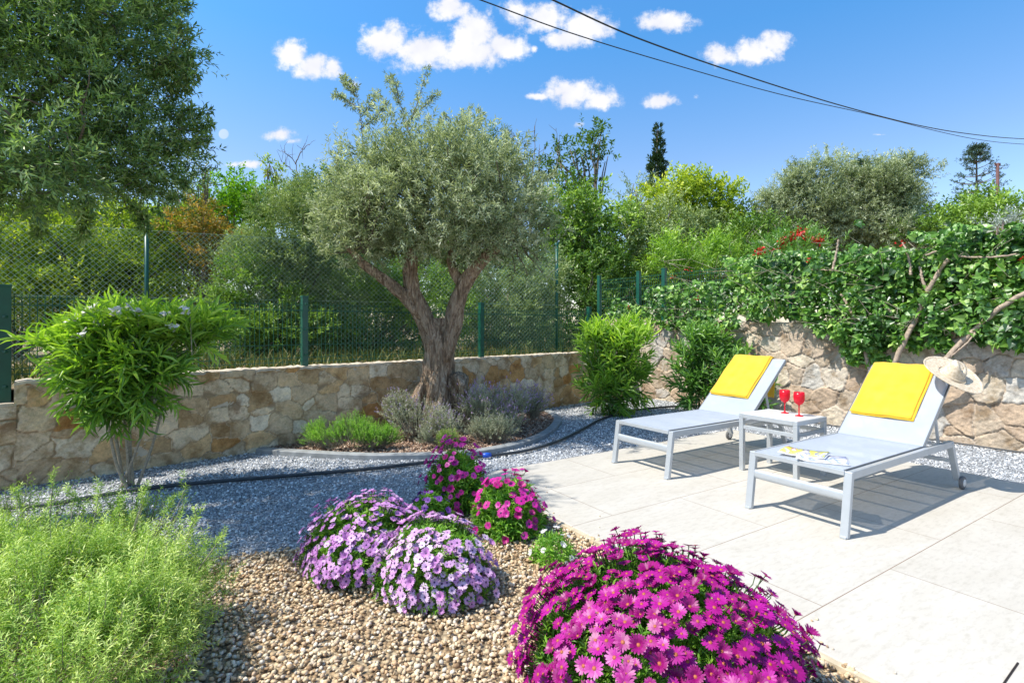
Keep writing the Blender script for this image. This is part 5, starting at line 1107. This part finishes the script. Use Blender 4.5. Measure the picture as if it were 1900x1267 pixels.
bush('tree', 'dark green tree beneath the yellow green one', 'tree', [(1320, 440, 60, 48), (1370, 430, 40, 34), (1250, 480, 70, 45), (1180, 500, 60, 60)], 17, L_dark, part=('crown', 'trunk'))
bush('olive_tree', 'wide rounded olive tree behind the climber on the right', 'olive tree', [(1560, 380, 90, 68), (1480, 395, 66, 58), (1640, 375, 84, 58), (1545, 330, 42, 34), (1665, 330, 46, 30), (1700, 390, 40, 46), (1440, 390, 34, 48), (1580, 430, 110, 40), (1475, 335, 26, 18)], 15.5, L_olive, part=('crown', 'trunk'), asp=.27, nl=12, leaf=.0068, cover=4.2, gap=-.6, rough=.22)
for q in ():
    pass
bush('green_shrub', 'mid green shrubs between the yellow tree and the wide olive', 'shrub', [(1400, 440, 55, 34), (1430, 470, 60, 30), (1370, 480, 50, 40)], 13, L_grn, asp=.4)
bush('oleander', 'red flowering oleander behind the corner fence', 'oleander', [(1280, 480, 62, 34), (1240, 495, 50, 34), (1330, 500, 50, 34)], 12.2, L_olead, asp=.16, leaf=.012, outup=.8, nl=10, cover=2.6, base_z=.8)
bush('bushy_tree', 'olive green bushy tree at the right edge', 'tree', [(1790, 410, 60, 28), (1830, 385, 42, 22), (1750, 425, 60, 28), (1880, 420, 60, 30), (1950, 410, 80, 40)], 14, L_grn, part=('crown', 'trunk'), asp=.45)
bush('conifer', 'dark rounded crown at the foot of the tall pine', 'tree', [(1812, 375, 26, 16), (1800, 390, 34, 16), (1845, 388, 22, 14)], 22, L_dark, part=('crown', 'trunk'), cover=2.5)
bush('silver_shrub', 'silvery white leaved shrub behind the climber at the right', 'shrub', [(1850, 418, 24, 18), (1885, 430, 18, 14)], 7.4, L_silv, asp=.26, cover=1.2, outup=.9, gap=-.35, base_z=1.2)
# red blooms of the oleanders
root = thing('oleander', 'oleander with dense red flower heads behind the climber', 'oleander', tuple(P(1480, 470, 11.5) * [1, 1, 0] + [0, 0, .8]))
B, D = sample_lobes(plx([(1480, 462, 55, 26), (1440, 480, 45, 26), (1525, 470, 40, 24)], 11.5), 55, .4, -.7, 2); mb = MB()
leafy_twigs(mb, B, D + [0, 0, .8], np.full(len(B), .25), 12, .13, .02, 'kite', .2, .6); mb.build('foliage', L_olead2, root)
sk = MB(); skeleton(sk, np.array(root.location), [P(1480, 462, 11.5), P(1440, 480, 11.5), P(1525, 470, 11.5)], .03); sk.build('stems', M_bark, root)
for (a, b) in ((1458, 443), (1470, 440), (1487, 432), (1492, 434), (1480, 437), (1505, 444), (1515, 446), (1522, 444), (1452, 446), (1497, 445), (1410, 465), (1435, 468), (1455, 455), (1404, 478)):
    mb = MB(); c = P(a, b, 11.2)
    for k in range(26): put_leaves(mb, (c + rng.normal(size=3) * .045)[None], unit(rng.normal(size=3) + [0, -.5, .6])[None], rng.normal(size=(1, 3)), .06, .05, rng.random(1), 'kite')
    mb.build('flower_cluster', rd, root)
# far scrub closing the horizon
bush('far_tree', 'low dark tree line far behind the left shrubs', 'tree', [(60, 430, 120, 40), (200, 425, 120, 36), (330, 430, 80, 40), (-80, 430, 120, 50)], 24, L_dark, part=('crown', 'trunk'), leaf=.006)
bush('far_tree', 'far scrub visible low between the olive and fence corner', 'tree', [(600, 520, 140, 80), (760, 520, 140, 80), (900, 500, 120, 80)], 15, L_dark, part=('crown', 'trunk'), leaf=.007)
bush('far_tree', 'far green scrub behind the climber on the right', 'tree', [(1150, 520, 80, 60), (1400, 500, 110, 60), (1600, 490, 120, 50), (1780, 480, 120, 50), (1950, 480, 120, 60)], 19, L_dark, part=('crown', 'trunk'), leaf=.007)

# cypresses
def cypress(label, u, vt, vb, hw, D, lobes):
    root = thing('cypress', label, 'cypress', tuple(P(u, 560, D) * [1, 1, 0] + [0, 0, .8]))
    B, Dr = sample_lobes(plx(lobes, D), 3.2 * 900 / D ** 2 * 12, .45, -.8, 1, .2); mb = MB(); leafy_twigs(mb, B, unit(Dr + [0, 0, 1.6]), np.full(len(B), .25), 6, .0075 * D, .0026 * D, 'kite', .2, .5); mb.build('crown', L_cyp, root)
    sk = MB(); sk.tube([P(u, vt + 10, D), P(u, 470, D), P(u, 560, D) * [1, 1, 0] + [0, 0, .8]], [.04, .15, .22], 8, rnd=.2); sk.build('trunk', M_bark, root)
cypress('tall narrow dark cypress standing above the yellow green tree', 1220, 232, 345, 15, 34, [(1220, 318, 15, 30), (1222, 285, 9, 30), (1221, 255, 6, 24), (1215, 310, 10, 26), (1221, 345, 16, 30)])
cypress('short dark cypress top peeking over the wide olive', 1598, 300, 345, 13, 30, [(1598, 325, 12, 26), (1600, 350, 14, 26)])
# norfolk pine
D = 42.; root = thing('norfolk_pine', 'tall layered pine with bare gaps between its branch tiers', 'pine tree', tuple(P(1812, 560, D) * [1, 1, 0] + [0, 0, .8]))
mb = MB(); mb.tube([P(1812, 264, D), P(1812, 330, D), P(1812, 450, D), P(1812, 560, D) * [1, 1, 0] + [0, 0, .8]], [.03, .07, .11, .2], 8, rnd=0); mb.build('trunk', simple('dark_pine_bark', (.05, .05, .04), .9), root)
fm_ = MB(); bs = []
tiers = [(272, 12), (282, 16), (295, 24), (308, 30), (322, 36), (336, 38), (352, 38), (364, 34)]
for ti, (v, w) in enumerate(tiers):
    c = P(1812, v + 6, D); nbm = 7
    for k in range(nbm):
        a = k / nbm * 2 * np.pi + ti * .5; rr_ = w / FPX * D * rng.uniform(.75, 1.1); e = c + np.array([math.cos(a) * rr_, math.sin(a) * rr_, rr_ * .30])
        if ti > 2 and rng.random() < .22: continue
        bs.append((c, e)); m = 3 if ti > 2 else 7
        f = np.linspace(.72 if ti > 2 else .2, 1, m)[:, None]; q = c + (e - c) * f; q = np.repeat(q, 5, 0) + rng.normal(size=(m * 5, 3)) * .09
        leafy_twigs(fm_, q, np.repeat((e - c)[None], len(q), 0) + rng.normal(size=q.shape) * .5 + [0, 0, .5], np.full(len(q), .16), 4, .16, .06, 'kite', .2, .7)
fm_.build('crown', L_nor, root); mb = MB()
for c, e in bs: mb.tube([c, (c + e) / 2 - [0, 0, .06], e], [.035, .025, .015], 5, rnd=.1, caps=False)
mb.build('branches', M_bark, root)
# rusty pole
D = 30.; root = thing('pole', 'rusty brown pole rising beside the layered pine', 'pole', tuple(P(1851, 560, D) * [1, 1, 0] + [0, 0, .8])); M_pole = simple('rusty_wood', (.11, .05, .045), .8, noise=.3, scale=3)
mb = MB(); mb.tube([P(1851, 303, D), P(1851, 420, D), P(1851, 560, D) * [1, 1, 0] + [0, 0, .8]], [.075, .085, .09], 10); mb.build('shaft', M_pole, root)
mb = MB(); c = P(1851, 307, D); mb.beam(c - [.16, 0, 0], c + [.16, 0, 0], .05, .06); mb.box(c + [.13, 0, .08], (.05, .05, .1)); mb.box(c + [-.13, 0, .08], (.05, .05, .1)); mb.build('bracket', M_pole, root)
# bare trees
def bare_tree(label, D, base, forks, r):
    root = thing('bare_tree', label, 'bare tree', tuple(P(base[0], 560, D) * [1, 1, 0] + [0, 0, .8])); mb = MB()
    b0 = P(base[0], base[1], D); mb.tube([P(base[0], 560, D) * [1, 1, 0] + [0, 0, .8], b0], [r * 1.4, r], 6, rnd=.4)
    mb.build('trunk', M_bark, root); mb = MB()
    for pl in forks:
        q = spline(np.array([P(a, b, D + rng.normal() * .1) for a, b in pl]), 16); q[2:-1] += rng.normal(size=(13, 3)) * .02; mb.tube(q, np.linspace(r * .7, r * .2, 16), 5, rnd=rng.random(), caps=False)
        for k in rng.integers(5, 15, 6): e = q[k] + unit(rng.normal(size=3) * .7 + [0, 0, 1]) * rng.uniform(.2, .6); mb.tube([q[k], (q[k] + e) / 2 + rng.normal(size=3) * .03, e], [r * .25, r * .2, r * .12], 4, rnd=.5, caps=False)
    mb.build('branches', M_bark, root)
bare_tree('leafless tree with thin twisted branches left of the olive', 18, (562, 380), [[(562, 380), (558, 345), (545, 300), (530, 285), (515, 278)], [(558, 345), (540, 340), (515, 330)], [(548, 305), (560, 280), (575, 268)], [(552, 325), (535, 310), (522, 300)]], .032)
bare_tree('leafless upright branches rising behind the olive crown', 15, (985, 420), [[(985, 420), (975, 330), (958, 270), (950, 240)], [(985, 400), (990, 300), (993, 232)], [(980, 360), (965, 300), (940, 262)], [(985, 380), (1000, 320), (1002, 275)], [(985, 400), (1035, 300), (1032, 238)]], .026)
# ---- dry grass on the raised soil along the low wall
n = 5000; s = rng.uniform(-4.5, tc_[0] - .2, n); w = rng.uniform(.28, 2.2, n) ** 1.0
Bg = WL0 + WLD * s[:, None] - WLN * w[:, None]; Bg[:, 2] = .79
mb = MB(); put_leaves(mb, Bg, rng.normal(size=(n, 3)) * .35 + [0, 0, 1], rng.normal(size=(n, 3)), rng.uniform(.06, .28, n), .010, np.clip(rng.random(n) * .8 + .15 * noise3(Bg, 2), 0, 1), 'lance', .25)
o = mb.build('grass', L_grass); tag(o, 'dry straw coloured grass along the foot of the mesh fence', 'grass', kind='stuff')
